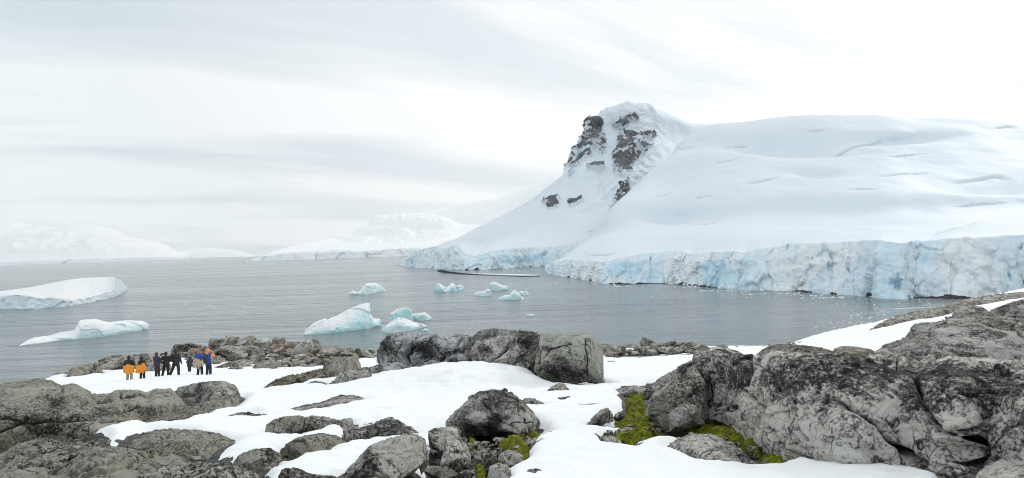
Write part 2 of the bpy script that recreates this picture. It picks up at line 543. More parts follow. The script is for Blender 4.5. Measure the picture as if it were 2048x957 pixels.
def rock(label, top, bot, mat='grey', run=None, back=None, e=.75, d=None, disp=1.0, fac=1.0, fs=1.6, n=None, cat='boulder', name='boulder',
         cracks=(), dark=(), pale=(), pits=(), sink=.5, seed=None, grain=(.5, .3, .6), group=None, taper=.6, hmax=8.0, gr=1.0, wig=1.0, cuts=14):
    N_ROCK[0] += 1
    seed = seed or 100 + N_ROCK[0] * 7
    x0 = min(top[0][0], bot[0][0]); x1 = max(top[-1][0], bot[-1][0])
    wpx = x1 - x0
    if n is None:
        n = (int(np.clip(wpx * .75, 36, 420)), int(np.clip(wpx * .5, 30, 220)))
    nu, nv = n
    s = .5 - .5 * np.cos(np.linspace(0, math.pi, nu)); s = .6 * s + .4 * np.linspace(0, 1, nu)
    xs = x0 + (x1 - x0) * s
    yt = np.interp(xs, [q[0] for q in top], [q[1] for q in top]); yb = np.interp(xs, [q[0] for q in bot], [q[1] for q in bot])
    yt = np.minimum(yt, yb - .5)
    if d is None: dF = ground_d(xs, yb)
    else:
        dd = d if isinstance(d, (list, tuple)) else [(x0, d), (x1, d)]
        dF = np.interp(xs, [q[0] for q in dd], [q[1] for q in dd])
    rb = ray(xs, yb)
    wm = wpx / F * dF.mean()
    run = .45 * wm if run is None else run
    back = .55 * wm if back is None else back
    w = np.maximum(1e-3, 1 - (2 * s - 1) ** 2) ** taper
    th = np.linspace(0, math.pi, nv)
    cosv, sinv = np.cos(th), np.sin(th)
    qd = np.where(th < math.pi / 2, 0, 0)[None] + np.where(th[None] < math.pi / 2, run * (1 - np.abs(cosv) ** e), run + back * (np.abs(cosv) ** e)) * w[:, None]
    hh = np.abs(sinv) ** e
    hh[0] = hh[-1] = 0
    D = dF[:, None] + qd
    X = rb[:, 0:1] * D; Y = D
    zF = CAMZ + rb[:, 2] * dF
    zB = np.minimum(ground_z(X[:, -1], Y[:, -1], False), zF + .2) if d is None else zF - .1 * (run + back) * w
    frac = qd / (qd[:, -1:] + 1e-9)
    Zb = zF[:, None] * (1 - frac) + zB[:, None] * frac
    lo = np.zeros(nu); hi = np.full(nu, hmax)
    for _ in range(26):
        H = .5 * (lo + hi)
        pp = np.stack([X, Y, Zb + H[:, None] * hh], -1)
        py = project(pp.reshape(-1, 3))[1].reshape(nu, nv).min(1)
        up = py > yt
        lo = np.where(up, H, lo); hi = np.where(up, hi, H)
    H = .5 * (lo + hi)
    Z = Zb + H[:, None] * hh
    G = np.stack([X, Y, Z], -1)
    FOOT.append(np.concatenate([G[:, 0, :2], G[::-1, -1, :2]]))
    # skirts so that the rock reaches into the ground
    f0 = G[:, :1].copy(); f0[..., 2] -= sink; b0 = G[:, -1:].copy(); b0[..., 2] -= sink
    G = np.concatenate([f0, G, b0], 1); nv2 = nv + 2
    N = grid_normals(G)
    if N[nu // 2, nv2 // 2, 2] < 0: N = -N
    p = G.reshape(-1, 3); nrm = N.reshape(-1, 3)
    size = max(.25, min(wm, 3.2 * max(H.max(), .3)))
    q = p / size + seed * 3.1
    rm = np.array(Matrix.Rotation(grain[2], 3, 'Z') @ Matrix.Rotation(grain[0], 3, 'X') @ Matrix.Rotation(grain[1], 3, 'Y'))
    qg = (q @ rm) * [1, 1, 2.8]
    wv = np.stack([fbm(q * 2.2, 3, seed + 1), fbm(q * 2.2, 3, seed + 2), fbm(q * 2.2, 3, seed + 3)], -1)
    fv, fe = facets(q * fs + wv * .14, seed + 4)
    fv2, fe2 = facets(qg * fs * 1.7 + wv * .25, seed + 5)
    # planar breaks: shave the body flat by a few random planes
    rs = np.random.RandomState(seed)
    ctr = p.mean(0)
    for _ in range(cuts):
        nn = rs.normal(size=3) * [.55, .8, .7] + [0, -.45, .30]; nn /= np.linalg.norm(nn)
        h = (p - ctr) @ nn + .008 * size * fbm(p * 2.5 / size, 3, seed + 40)
        dq = np.quantile(h, rs.uniform(.82, .955))
        p = p - (np.maximum(h - dq, 0) * rs.uniform(.7, 1.0))[:, None] * nn
    a = size * disp
    off = a * (.07 * fbm(q * 1.3, 3, seed + 6) + fac * (.11 * fv + .055 * fv2) + gr * .035 * ridged(qg * 1.6 + wv * .8, 4, seed + 7) - .02)
    off -= a * fac * (.030 * (1 - sstep(0, .05, fe)) + .020 * (1 - sstep(0, .07, fe2)))
    mm = p + seed * 1.7
    off += .026 * wig * fbm(mm * 3.2, 5, seed + 8, .62)
    off += .012 * wig * ridged((mm @ rm) * [5, 5, 14], 3, seed + 9)
    bx, by = project(p)
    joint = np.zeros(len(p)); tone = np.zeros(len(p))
    jit = 5 * fbm(mm * 2.2, 4, seed + 10)
    bx = bx + jit; by = by + 5 * fbm(mm * 2.2, 4, seed + 11)
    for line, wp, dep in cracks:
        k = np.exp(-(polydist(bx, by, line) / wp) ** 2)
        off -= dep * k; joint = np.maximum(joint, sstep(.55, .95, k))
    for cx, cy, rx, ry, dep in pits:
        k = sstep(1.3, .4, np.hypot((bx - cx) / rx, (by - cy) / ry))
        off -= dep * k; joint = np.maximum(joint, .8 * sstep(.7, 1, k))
    nb = 1 + 1.1 * fbm(mm * 1.1, 5, seed + 12, .65)
    for lst, sg in ((dark, -1), (pale, 1)):
        for cx, cy, rx, ry in lst:
            tone += sg * sstep(1.3, .45, np.hypot((bx - cx) / rx, (by - cy) / ry) / np.maximum(nb, .3))
    # the ends and the foot move less
    lock = (w[:, None] ** .5 * np.ones(nv2)[None]).reshape(-1)
    p = p + nrm * (off * lock)[:, None]
    p = settle_outline(p, nu, nv2, yt, lock, hh)
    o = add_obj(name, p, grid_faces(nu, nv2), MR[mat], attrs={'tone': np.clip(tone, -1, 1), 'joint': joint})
    tag(o, label, cat, group)
    return o

# --- left slabs
rock('wide olive grey bedrock slab at the left edge in front of the walkers',
     [(-260, 790), (-120, 772), (0, 768), (41, 762), (85, 758), (100, 760), (118, 771), (150, 769), (178, 785), (195, 790), (230, 786), (236, 780), (273, 780), (297, 787), (314, 778), (338, 778), (352, 790), (376, 809)],
     [(-260, 900), (-100, 895), (0, 885), (100, 876), (191, 871), (239, 856), (307, 838), (349, 826), (376, 815)],
     'olive', run=4.8, back=5, e=.62, disp=.40, fac=.28, fs=1.3, cuts=0, n=(420, 230), gr=2.6, grain=(.4, .2, .9), hmax=3,
     cracks=[([(0, 860), (40, 845), (70, 815), (118, 800), (122, 775)], 3, .12), ([(178, 788), (190, 800), (240, 795)], 3, .12), ([(120, 812), (170, 805), (230, 820), (300, 815)], 2.2, .08), ([(-60, 835), (60, 842), (150, 838), (260, 842)], 2.5, .07), ([(236, 784), (246, 790), (268, 788)], 2, .05)],
     dark=[(110, 800, 22, 18), (40, 838, 40, 12), (90, 850, 40, 16), (180, 835, 30, 14), (290, 825, 30, 10)], pale=[(50, 780, 40, 12), (300, 800, 50, 12), (210, 845, 50, 10)])
rock('rounded dark striped rock rising behind the slanting slab below the walkers',
     [(346, 792), (362, 775), (393, 766), (420, 763), (444, 762), (465, 770), (478, 786), (484, 797)],
     [(346, 800), (380, 818), (430, 818), (484, 800)], 'grey', e=.6, disp=.5, fac=.5, gr=2.2, grain=(.2, .9, .4), pale=[(385, 803, 12, 9)])
rock('slanting layered grey slab leaning against the rounded striped rock, snow along its lower edge',
     [(292, 858), (325, 835), (352, 822), (376, 813), (400, 806), (430, 800), (465, 790), (480, 794), (483, 800)],
     [(292, 859), (342, 853), (410, 836), (470, 819), (483, 802)], 'olive', run=2.0, back=1.5, e=.7, disp=.6, gr=1.7, grain=(.2, 1.0, .3))
rock('low whale-backed grey slab with a dark overhung left edge, snow on both sides, lower left',
     [(236, 900), (267, 880), (308, 863), (342, 857), (393, 860), (437, 867), (468, 882), (474, 888)],
     [(236, 902), (290, 908), (360, 918), (410, 927), (437, 919), (461, 902), (474, 890)], 'olive', run=1.9, back=1.6, e=.6, disp=.55, gr=1.0,
     pits=[(280, 898, 34, 6, .12)])
rock('dark cracked ledge at the left edge under the olive slab',
     [(-260, 890), (-100, 880), (0, 873), (90, 869), (170, 871), (205, 873), (222, 882)],
     [(-260, 960), (-80, 950), (0, 938), (70, 930), (120, 918), (190, 897), (222, 884)], 'olive', run=2.2, back=2, e=.6, disp=.6, fac=.6, cuts=0, gr=2.4, n=(300, 170),
     cracks=[([(0, 905), (60, 895), (120, 898), (180, 885)], 3, .14), ([(0, 925), (50, 918), (110, 912)], 3, .1)], dark=[(60, 900, 60, 10), (150, 890, 40, 8)])
rock('broad grey slab in the lower left corner with brown moss in its joints',
     [(-200, 960), (-60, 945), (30, 942), (110, 938), (150, 925), (175, 908), (200, 894), (230, 893), (265, 899), (300, 905), (345, 908), (372, 924), (385, 945)],
     [(-200, 1100), (0, 1080), (150, 1060), (300, 1010), (350, 985), (385, 950)], 'olive', run=1.5, back=1.4, e=.6, disp=.5, fac=.5, cuts=0, n=(330, 190), gr=2.4,
     cracks=[([(180, 957), (240, 930), (262, 915), (300, 905)], 3, .12), ([(60, 957), (130, 940), (190, 930)], 3, .1)], pale=[(235, 945, 26, 18), (60, 957, 30, 12)])
rock('flat speckled grey rock at the bottom edge left of the loose round boulders',
     [(250, 985), (290, 955), (340, 938), (365, 928), (440, 925), (490, 937), (512, 952), (525, 985)],
     [(250, 1030), (340, 1060), (440, 1050), (525, 1010)], 'speck', run=.8, back=.8, e=.62, disp=.7)
rock('knobbly grey boulder between the bottom slabs and the whale-backed slab',
     [(292, 930), (305, 918), (330, 914), (352, 922), (362, 938)], [(292, 945), (325, 955), (362, 946)], 'pale', disp=.9)
rock('small grey stone half sunk in brown moss at the far lower left',
     [(0, 944), (12, 935), (28, 932), (40, 940), (46, 950)], [(0, 960), (22, 965), (46, 956)], 'speck', disp=.9)
# --- left middle loose boulders
rock('smooth rounded grey boulder at the bottom edge, snow tongue on its right',
     [(458, 932), (470, 918), (490, 906), (512, 898), (540, 896), (554, 905), (561, 922)],
     [(458, 938), (480, 945), (515, 951), (545, 944), (561, 928)], 'olive', e=.8, disp=.5, pale=[(505, 915, 30, 12)])
rock('speckled rock cut by the bottom edge below the smooth rounded boulder',
     [(430, 975), (455, 950), (480, 936), (503, 942), (522, 958), (530, 980)], [(430, 1000), (480, 1020), (530, 1000)], 'grey', disp=.6)
rock('domed brown grey boulder with a sheer right face in the middle of the snow gully',
     [(530, 871), (536, 850), (548, 840), (570, 833), (600, 831), (622, 836), (634, 848), (637, 868)],
     [(530, 875), (560, 879), (590, 882), (622, 876), (637, 870)], 'olive', e=.68, disp=.55, fac=.8, dark=[(625, 860, 12, 14)], cracks=[([(612, 840), (606, 860), (600, 880)], 2, .05)])
rock('ragged dark low rock behind the domed brown grey boulder',
     [(602, 838), (625, 831), (650, 834), (672, 842), (690, 838), (702, 836), (709, 852)],
     [(602, 862), (640, 868), (680, 866), (709, 856)], 'dark', e=.7, disp=.9, fac=1.2)
rock('wide low grey boulder with a mossy right foot, between two snow patches',
     [(553, 905), (575, 889), (598, 875), (620, 870), (645, 866), (672, 871), (690, 884), (699, 894)],
     [(553, 912), (567, 927), (585, 931), (620, 917), (660, 907), (699, 897)], 'olive', e=.7, disp=.45, fac=.7, pale=[(610, 890, 35, 14)])
rock('small round lichen-covered boulder ringed by snow',
     [(688, 880), (692, 867), (703, 856), (716, 853), (730, 857), (738, 868), (741, 882)],
     [(688, 884), (700, 892), (714, 895), (730, 891), (741, 886)], 'pale', e=.85, disp=.6)
rock('flat-topped jagged rock right of the small round boulder',
     [(743, 862), (756, 848), (770, 839), (783, 834), (797, 838), (812, 847), (822, 858)],
     [(743, 882), (765, 890), (795, 890), (822, 872)], 'dark', e=.7, disp=.9, fac=1.1)
rock('pinkish speckled block leaning on the big bottom boulder',
     [(778, 868), (790, 853), (803, 849), (822, 853), (836, 866), (840, 880)], [(778, 880), (805, 890), (840, 886)], 'speck', disp=.6)
rock('tall speckled granite boulder at the bottom edge with a sheer right side',
     [(640, 985), (668, 958), (690, 946), (715, 926), (738, 902), (755, 888), (785, 876), (815, 868), (838, 869), (852, 879), (857, 900), (859, 950)],
     [(640, 1010), (700, 1020), (780, 1010), (840, 985), (859, 962)], 'speck', run=.75, back=.9, e=.62, disp=.42, fac=.8, n=(300, 220), dark=[(705, 950, 30, 22), (745, 925, 14, 22)],
     pale=[(800, 920, 45, 40)])
rock('low broken rock at the bottom edge below the snow tongue',
     [(540, 985), (560, 955), (575, 938), (592, 935), (610, 945), (640, 950), (665, 952), (690, 975)], [(540, 1010), (620, 1030), (690, 1000)], 'dark', disp=.9)
rock('upright split block with a dark gap on its left, beside the tall speckled boulder',
     [(858, 905), (860, 868), (872, 857), (895, 854), (914, 853), (921, 862), (922, 880)],
     [(858, 945), (868, 946), (880, 935), (895, 915), (910, 897), (922, 884)], 'pale', run=.5, back=.6, e=.5, disp=.55, dark=[(868, 905, 9, 30)], pale=[(895, 875, 18, 16)])
rock('wedge-shaped grey block leaning against the upright split block',
     [(880, 930), (893, 905), (906, 887), (917, 879), (930, 889), (939, 905), (942, 925)],
     [(880, 944), (895, 949), (915, 946), (930, 936), (942, 928)], 'pale', run=.35, back=.5, e=.6, disp=.6, dark=[(905, 930, 18, 10)])
rock('big domed grey boulder standing in the middle of the snow, moss at its foot',
     [(887, 855), (893, 842), (918, 821), (938, 806), (953, 794), (966, 784), (987, 779), (1011, 780), (1031, 790), (1055, 812), (1076, 837), (1086, 853), (1091, 868)],
     [(887, 862), (905, 872), (925, 880), (945, 888), (970, 897), (987, 901), (1010, 893), (1035, 882), (1062, 875), (1091, 870)],
     'grey', run=1.7, back=1.7, e=.72, disp=.5, fac=.9, fs=1.3, n=(320, 240), gr=2.0, grain=(.9, .5, .2),
     dark=[(985, 850, 16, 34), (1020, 870, 14, 12), (1000, 885, 40, 8), (915, 860, 14, 10)], pale=[(960, 830, 20, 20), (1040, 840, 22, 16)],
     cracks=[([(1010, 782), (1030, 810), (1045, 840), (1050, 872)], 2.5, .06), ([(966, 790), (985, 815), (1010, 835), (1060, 850)], 2.2, .05)])
rock('low brown rock peeping from the snow behind the domed boulder',
     [(1044, 806), (1050, 797), (1064, 796), (1082, 804), (1097, 812)], [(1044, 818), (1072, 823), (1097, 819)], 'dark', e=.7, disp=.9)
rock('small dark stone in a snow hollow right of the domed boulder',
     [(1083, 876), (1090, 868), (1101, 863), (1107, 868), (1110, 875)], [(1083, 879), (1098, 881), (1110, 877)], 'dark', disp=.8, cat='stone', name='stone')
rock('speckled blocky stone in the moss below the domed boulder',
     [(948, 912), (952, 900), (962, 896), (980, 897), (992, 906), (997, 920)], [(948, 940), (970, 946), (997, 934)], 'speck', e=.55, disp=.8, cat='stone', name='stone')
rock('round-topped stone with a dark underside beside green moss',
     [(995, 918), (1003, 906), (1018, 900), (1034, 902), (1045, 911), (1048, 926)], [(995, 936), (1022, 945), (1048, 938)], 'speck', e=.6, disp=.7, cat='stone', name='stone', dark=[(1030, 935, 16, 8)])
rock('grey stone at the bottom edge in front of the blocky stones',
     [(980, 950), (985, 933), (998, 926), (1012, 930), (1020, 945), (1022, 960)], [(980, 970), (1000, 976), (1022, 968)], 'pale', e=.55, disp=.8, cat='stone', name='stone')
rock('flat speckled stone wedged between the domed boulder and the snow edge',
     [(1040, 890), (1050, 882), (1066, 880), (1080, 884), (1086, 891)], [(1040, 898), (1060, 903), (1086, 894)], 'speck', e=.6, disp=.8, cat='stone', name='stone')
rock('single speckled stone in a melt hollow at the bottom edge',
     [(1053, 950), (1060, 939), (1073, 937), (1085, 941), (1091, 952)], [(1053, 962), (1072, 968), (1091, 958)], 'speck', e=.7, disp=.7, cat='stone', name='stone')
# --- stones on the snow in the centre
rock('tilted grey block standing alone on the snow left of the moss',
     [(1171, 856), (1180, 842), (1194, 829), (1208, 819), (1217, 816), (1224, 824), (1227, 838)],
     [(1171, 858), (1182, 862), (1195, 865), (1210, 863), (1220, 852), (1227, 841)], 'grey', e=.55, disp=.7, fs=1.2, wig=.6)
rock('thin flat dark stone lying in a hollow of the snow above the tilted block',
     [(1158, 817), (1168, 814), (1185, 815), (1197, 820)], [(1158, 820), (1175, 823), (1197, 821)], 'dark', disp=.5, cat='stone', name='stone')
rock('small dark stone in the snow beside the foot of the cracked cliff boulder',
     [(1115, 805), (1122, 798), (1130, 797), (1138, 804)], [(1115, 808), (1126, 810), (1138, 806)], 'dark', disp=.7, cat='stone', name='stone')
rock('tiny dark rock tip poking from the open snow right of the big green grey boulder',
     [(1212, 725), (1218, 722), (1226, 722), (1234, 725)], [(1212, 726), (1222, 727), (1234, 726)], 'dark', disp=.4, cat='stone', name='stone', sink=.2)
rock('long low grey ledge breaking through the snow in the middle left',
     [(545, 831), (575, 820), (610, 810), (645, 804), (662, 798), (684, 792), (705, 790), (728, 796), (736, 803)],
     [(545, 833), (600, 831), (650, 823), (690, 813), (736, 807)], 'grey', run=1.2, back=1.2, e=.7, disp=.5, pale=[(690, 800, 20, 6)])
rock('thin strip of dark rock showing through the snow left of the long low ledge',
     [(443, 843), (470, 834), (500, 829), (525, 828), (545, 832)], [(443, 845), (480, 842), (545, 836)], 'dark', run=.6, back=.8, disp=.5)
rock('pointed dark rock tip in the snow above the small round boulder',
     [(736, 827), (750, 823), (758, 820), (770, 825), (783, 829)], [(736, 829), (760, 831), (783, 831)], 'dark', disp=.6)
rock('small flat dark stone in the snow below the mossy boulder',
     [(527, 786), (536, 783), (546, 784), (552, 787)], [(527, 788), (540, 789), (552, 788)], 'dark', disp=.5, cat='stone', name='stone', sink=.2)
rock('low mossy rock ridge on the snow left of the leaning boulder',
     [(522, 780), (540, 768), (560, 757), (578, 751), (597, 748), (618, 743), (640, 738), (662, 740), (668, 750)],
     [(522, 782), (560, 778), (600, 773), (640, 760), (668, 754)], 'mossy', run=1.8, back=1.6, e=.7, disp=.8, fac=1.1)
rock('rounded brown boulder leaning left beside the mossy low ridge',
     [(634, 756), (642, 742), (655, 727), (668, 719), (690, 714), (712, 713), (722, 720), (724, 738)],
     [(634, 759), (660, 761), (690, 752), (724, 741)], 'olive', e=.7, disp=.5)
rock('small dark stones pair half buried in snow under the leaning boulder',
     [(614, 770), (622, 764), (632, 762), (645, 764), (654, 768)], [(614, 773), (635, 774), (654, 770)], 'dark', disp=.9, cat='stone', name='stone', sink=.2)
# --- the big boulders in the middle
rock('long bluish grey boulder, left part of the great central outcrop, flat pale top',
     [(748, 726), (753, 712), (760, 700), (768, 685), (777, 674), (785, 669), (795, 667), (815, 668), (835, 669), (873, 666), (905, 667), (930, 668), (955, 672), (972, 680)],
     [(748, 732), (780, 740), (822, 748), (856, 752), (897, 742), (940, 740), (972, 738)], 'blue', d=[(748, 32), (860, 29), (972, 27.5)], run=1.7, back=2.6, e=.6, disp=.5, fac=1.1, fs=1.7, n=(360, 230), gr=1.9, grain=(.3, .8, .3),
     dark=[(785, 690, 22, 24), (858, 690, 22, 26), (768, 712, 12, 20)], pale=[(800, 716, 40, 14), (850, 673, 90, 7), (925, 678, 40, 8)],
     cracks=[([(832, 668), (826, 690), (822, 712), (830, 740)], 3, .22), ([(798, 720), (803, 700), (812, 680)], 2, .08), ([(868, 716), (876, 728), (880, 745)], 2.5, .14), ([(900, 700), (886, 720), (876, 742)], 2.5, .12), ([(940, 680), (920, 690), (905, 712)], 3, .16)])
rock('rough dark boulder with a pale ridge in the middle of the great central outcrop',
     [(925, 735), (930, 705), (938, 684), (945, 672), (953, 663), (968, 659), (987, 657), (1010, 659), (1035, 661), (1065, 662), (1085, 666), (1100, 680), (1104, 720)],
     [(925, 745), (960, 752), (987, 762), (1017, 768), (1041, 764), (1075, 762), (1104, 755)], 'grey', d=[(925, 28), (990, 25.6), (1104, 25)], run=1.3, back=2.2, e=.6, disp=.55, fac=1.2, fs=1.8, n=(320, 240), gr=1.8, grain=(.5, .6, -.5),
     dark=[(975, 690, 20, 16), (1050, 680, 30, 12), (965, 720, 9, 18)], pale=[(1000, 720, 14, 30)],
     cracks=[([(1030, 664), (1010, 690), (985, 715), (968, 735)], 3, .22), ([(985, 668), (975, 690), (965, 705)], 2.5, .12), ([(1060, 700), (1040, 715), (1030, 745)], 2, .06)])
rock('blocky green grey boulder with a smooth sheer face, right end of the great central outcrop',
     [(1070, 745), (1074, 705), (1080, 682), (1092, 670), (1110, 667), (1135, 667), (1158, 668), (1175, 671), (1188, 678), (1200, 687), (1208, 698), (1209, 730)],
     [(1070, 768), (1090, 780), (1110, 786), (1137, 787), (1168, 786), (1195, 782), (1209, 772)], 'green', cuts=6, d=[(1070, 24.4), (1150, 22.6), (1209, 22.6)], run=.75, back=2.2, e=.48, disp=.42, fac=1.0, fs=1.3, n=(280, 230), gr=1.5, grain=(1.2, .2, .1), taper=.35,
     dark=[(1120, 735, 24, 30), (1150, 760, 18, 16), (1095, 690, 14, 10)], pale=[(1165, 700, 25, 28), (1195, 735, 12, 36)],
     cracks=[([(1078, 675), (1076, 710), (1078, 750)], 4, .3), ([(1087, 742), (1110, 748), (1140, 752), (1165, 772)], 2.2, .12), ([(1170, 675), (1174, 720), (1168, 780)], 2, .06), ([(1140, 680), (1105, 690), (1090, 715)], 2, .07)])
rock('small rounded boulder tucked under the crack of the great central outcrop',
     [(1088, 792), (1094, 782), (1105, 772), (1120, 766), (1131, 768), (1136, 780), (1138, 790)], [(1088, 797), (1112, 797), (1138, 794)], 'grey', e=.7, disp=.6)
rock('slanting dark slab at the left foot of the great central outcrop',
     [(650, 775), (668, 762), (685, 748), (702, 739), (716, 737), (735, 734), (742, 745)], [(650, 777), (690, 772), (720, 767), (742, 760)], 'dark', run=1.2, back=1.2, e=.65, disp=.6, fac=1.0)
rock('swirled grey slab with pale veins below the bluish boulder',
     [(700, 766), (720, 750), (742, 735), (765, 727), (795, 725), (812, 732), (832, 742), (842, 750)], [(700, 771), (740, 764), (785, 757), (842, 753)], 'blue', d=[(700, 28.5), (842, 27.5)], run=1.2, back=1.6, e=.65, disp=.7, fac=1.2, gr=1.6, grain=(.2, .9, .3), pale=[(790, 735, 22, 9)])
rock('rounded bluish stone block between the swirled slab and the snow bank',
     [(825, 752), (836, 738), (850, 726), (866, 720), (880, 724), (892, 738)], [(825, 756), (860, 756), (892, 748)], 'blue', d=[(825, 27.6), (892, 26.8)], run=.8, back=.9, e=.75, disp=.6)
rock('narrow dark block wedged in the bluish face above the snow bank',
     [(880, 742), (892, 722), (906, 708), (922, 706), (936, 716), (948, 740)], [(880, 748), (912, 748), (948, 746)], 'blue', d=[(880, 27), (948, 26.6)], run=.6, back=.9, e=.65, disp=.7, dark=[(915, 725, 20, 10)])
# --- right outcrop
rock('huge dark-topped granite outcrop with pale cracked lower face, filling the right foreground',
     [(1392, 775), (1396, 735), (1399, 712), (1405, 702), (1415, 697), (1444, 694), (1468, 700), (1495, 707), (1512, 713), (1536, 710), (1560, 699), (1604, 697), (1640, 702), (1672, 706), (1710, 708), (1752, 708), (1800, 712), (1850, 716), (1900, 712), (1960, 715), (2060, 720), (2200, 730), (2300, 760)],
     [(1392, 842), (1406, 842), (1430, 846), (1468, 848), (1490, 866), (1515, 890), (1553, 914), (1590, 926), (1621, 936), (1672, 946), (1702, 957), (1802, 950), (1868, 962), (1920, 975), (1960, 960), (2060, 985), (2200, 1000), (2300, 1000)],
     'pale', run=2.0, back=2.6, e=.5, disp=.30, fac=.6, fs=3.2, cuts=0, n=(640, 330), gr=2.2, grain=(.2, .9, .5), taper=.25,
     cracks=[([(1510, 718), (1505, 745), (1499, 766), (1515, 786), (1530, 800), (1537, 816), (1541, 836), (1562, 860), (1580, 890), (1604, 906)], 3.5, .12),
             ([(1685, 775), (1703, 806), (1739, 832), (1758, 859), (1789, 881), (1822, 898), (1858, 921), (1880, 950)], 4, .16),
             ([(1790, 884), (1822, 899), (1856, 922)], 10, .3),
             ([(1835, 745), (1858, 787), (1875, 820), (1898, 851), (1913, 858)], 5, .15), ([(1913, 852), (1932, 838), (1977, 812), (1990, 790)], 4, .2),
             ([(1560, 858), (1574, 882), (1598, 904), (1620, 914), (1629, 940)], 4, .14), ([(1591, 787), (1603, 813), (1608, 848), (1622, 870)], 3.5, .12),
             ([(1496, 812), (1470, 818), (1462, 840)], 3, .1), ([(1549, 730), (1552, 752), (1566, 765), (1572, 785)], 2.5, .06), ([(1629, 790), (1632, 775), (1650, 760)], 2.5, .06),
             ([(1476, 700), (1508, 722), (1504, 760)], 2.5, .05), ([(1700, 720), (1790, 716), (1792, 728)], 3, .07), ([(2010, 830), (1990, 850), (1995, 900)], 3.5, .14), ([(1880, 760), (1940, 775), (2040, 770)], 3, .07), ([(1420, 740), (1425, 790), (1412, 830)], 3, .06)],
     pits=[(1940, 893, 50, 34, .55), (1480, 808, 16, 7, .12)],
     dark=[(1480, 735, 90, 42), (1640, 735, 110, 40), (1820, 740, 120, 30), (1980, 760, 90, 40), (1445, 728, 40, 34), (1470, 760, 26, 26), (1545, 720, 30, 9), (1600, 722, 45, 28), (1655, 735, 40, 26), (1690, 722, 70, 16), (1665, 790, 28, 16), (1745, 728, 50, 10), (1730, 770, 24, 24), (1810, 790, 34, 20), (1850, 770, 20, 30), (1780, 830, 20, 12), (1716, 932, 18, 12), (1735, 905, 20, 12), (1890, 800, 16, 40), (1960, 780, 30, 18), (1900, 735, 40, 12), (1990, 745, 30, 12)],
     pale=[(1560, 850, 26, 40), (1640, 860, 40, 34), (1700, 900, 40, 26), (1765, 800, 30, 14), (1820, 850, 40, 24), (1600, 895, 30, 18), (1790, 850, 20, 16), (1900, 825, 16, 20), (1460, 825, 34, 12), (1930, 725, 30, 8), (1660, 925, 50, 16), (1770, 930, 40, 14)])
rock('pale lichen-crusted flat rock in front of the huge outcrop, moss strip behind it',
     [(1338, 900), (1345, 886), (1362, 875), (1390, 868), (1425, 868), (1445, 878), (1470, 890), (1500, 908), (1530, 928), (1550, 941)],
     [(1338, 903), (1365, 915), (1400, 930), (1440, 938), (1490, 941), (1550, 943)], 'pale', run=1.1, back=.8, e=.6, disp=.5, fac=.8, fs=1.4, n=(240, 150))
rock('lichen-speckled left shoulder of rock between the moss strip and the huge outcrop',
     [(1290, 822), (1298, 805), (1312, 790), (1335, 770), (1356, 752), (1378, 728), (1392, 724), (1408, 732), (1416, 780)],
     [(1290, 828), (1302, 850), (1318, 864), (1345, 866), (1372, 862), (1400, 856), (1416, 846)], 'speck', run=1.1, back=1.6, e=.6, disp=.55, fac=1.1, n=(220, 190), dark=[(1375, 750, 20, 20), (1390, 800, 14, 16)], pale=[(1330, 820, 20, 20)])
rock('smooth grey knob of rock above the mossy pool at the shoulder',
     [(1338, 846), (1344, 826), (1358, 812), (1378, 806), (1396, 812), (1406, 832), (1407, 845)], [(1338, 862), (1355, 872), (1380, 870), (1407, 858)], 'grey', e=.65, disp=.5)
rock('dark elongated slab slanting up beside the top of the moss strip',
     [(1284, 790), (1298, 776), (1318, 759), (1340, 745), (1358, 735), (1368, 737), (1370, 750)], [(1284, 799), (1305, 795), (1335, 778), (1370, 762)], 'dark', run=.7, back=.9, e=.6, disp=.55)
rock('small round grey rock beside the upper left corner of the huge outcrop',
     [(1371, 733), (1375, 724), (1384, 720), (1394, 721), (1402, 728)], [(1371, 742), (1386, 746), (1402, 742)], 'pale', disp=.5, d=15.5)
rock('low flat rock at the upper end of the moss strip, snow in front',
     [(1218, 790), (1232, 780), (1250, 772), (1275, 771), (1292, 776), (1300, 784)], [(1218, 793), (1255, 794), (1300, 792)], 'dark', run=.7, back=.9, e=.7, disp=.7)
rock('pale speckled stone lying in the bright green moss',
     [(1233, 866), (1240, 857), (1256, 854), (1272, 859), (1281, 868)], [(1233, 871), (1255, 875), (1281, 872)], 'speck', e=.7, disp=.7, cat='stone', name='stone')
rock('speckled stone at the lower tip of the moss, half under snow',
     [(1193, 880), (1204, 873), (1220, 871), (1236, 880), (1244, 892)], [(1193, 884), (1215, 893), (1244, 896)], 'speck', e=.7, disp=.7, cat='stone', name='stone')
rock('small brown stone at the left rim of the moss strip',
     [(1229, 833), (1236, 826), (1246, 824), (1253, 833)], [(1229, 838), (1242, 841), (1253, 838)], 'speck', disp=.7, cat='stone', name='stone')
rock('dark narrow spur of rock hanging between the two moss pools',
     [(1464, 850), (1470, 834), (1482, 828), (1494, 838), (1500, 858)], [(1464, 862), (1480, 870), (1500, 872)], 'grey', e=.6, disp=.7)
rock('pale speckled boulder in the lower right corner',
     [(1948, 985), (1965, 945), (1985, 930), (2010, 920), (2040, 915), (2080, 915), (2140, 940), (2170, 985)], [(1948, 1020), (2020, 1050), (2100, 1050), (2170, 1020)], 'pale', run=.7, back=.8, e=.65, disp=.45)
rock('lichen-covered square block at the right edge above the corner boulder',
     [(1988, 880), (1994, 856), (2006, 842), (2030, 830), (2060, 822), (2110, 820), (2150, 850)], [(1988, 905), (2020, 915), (2060, 925), (2150, 940)], 'speck', d=[(1988, 8.2), (2150, 8.0)], run=.5, back=.8, e=.5, disp=.5)
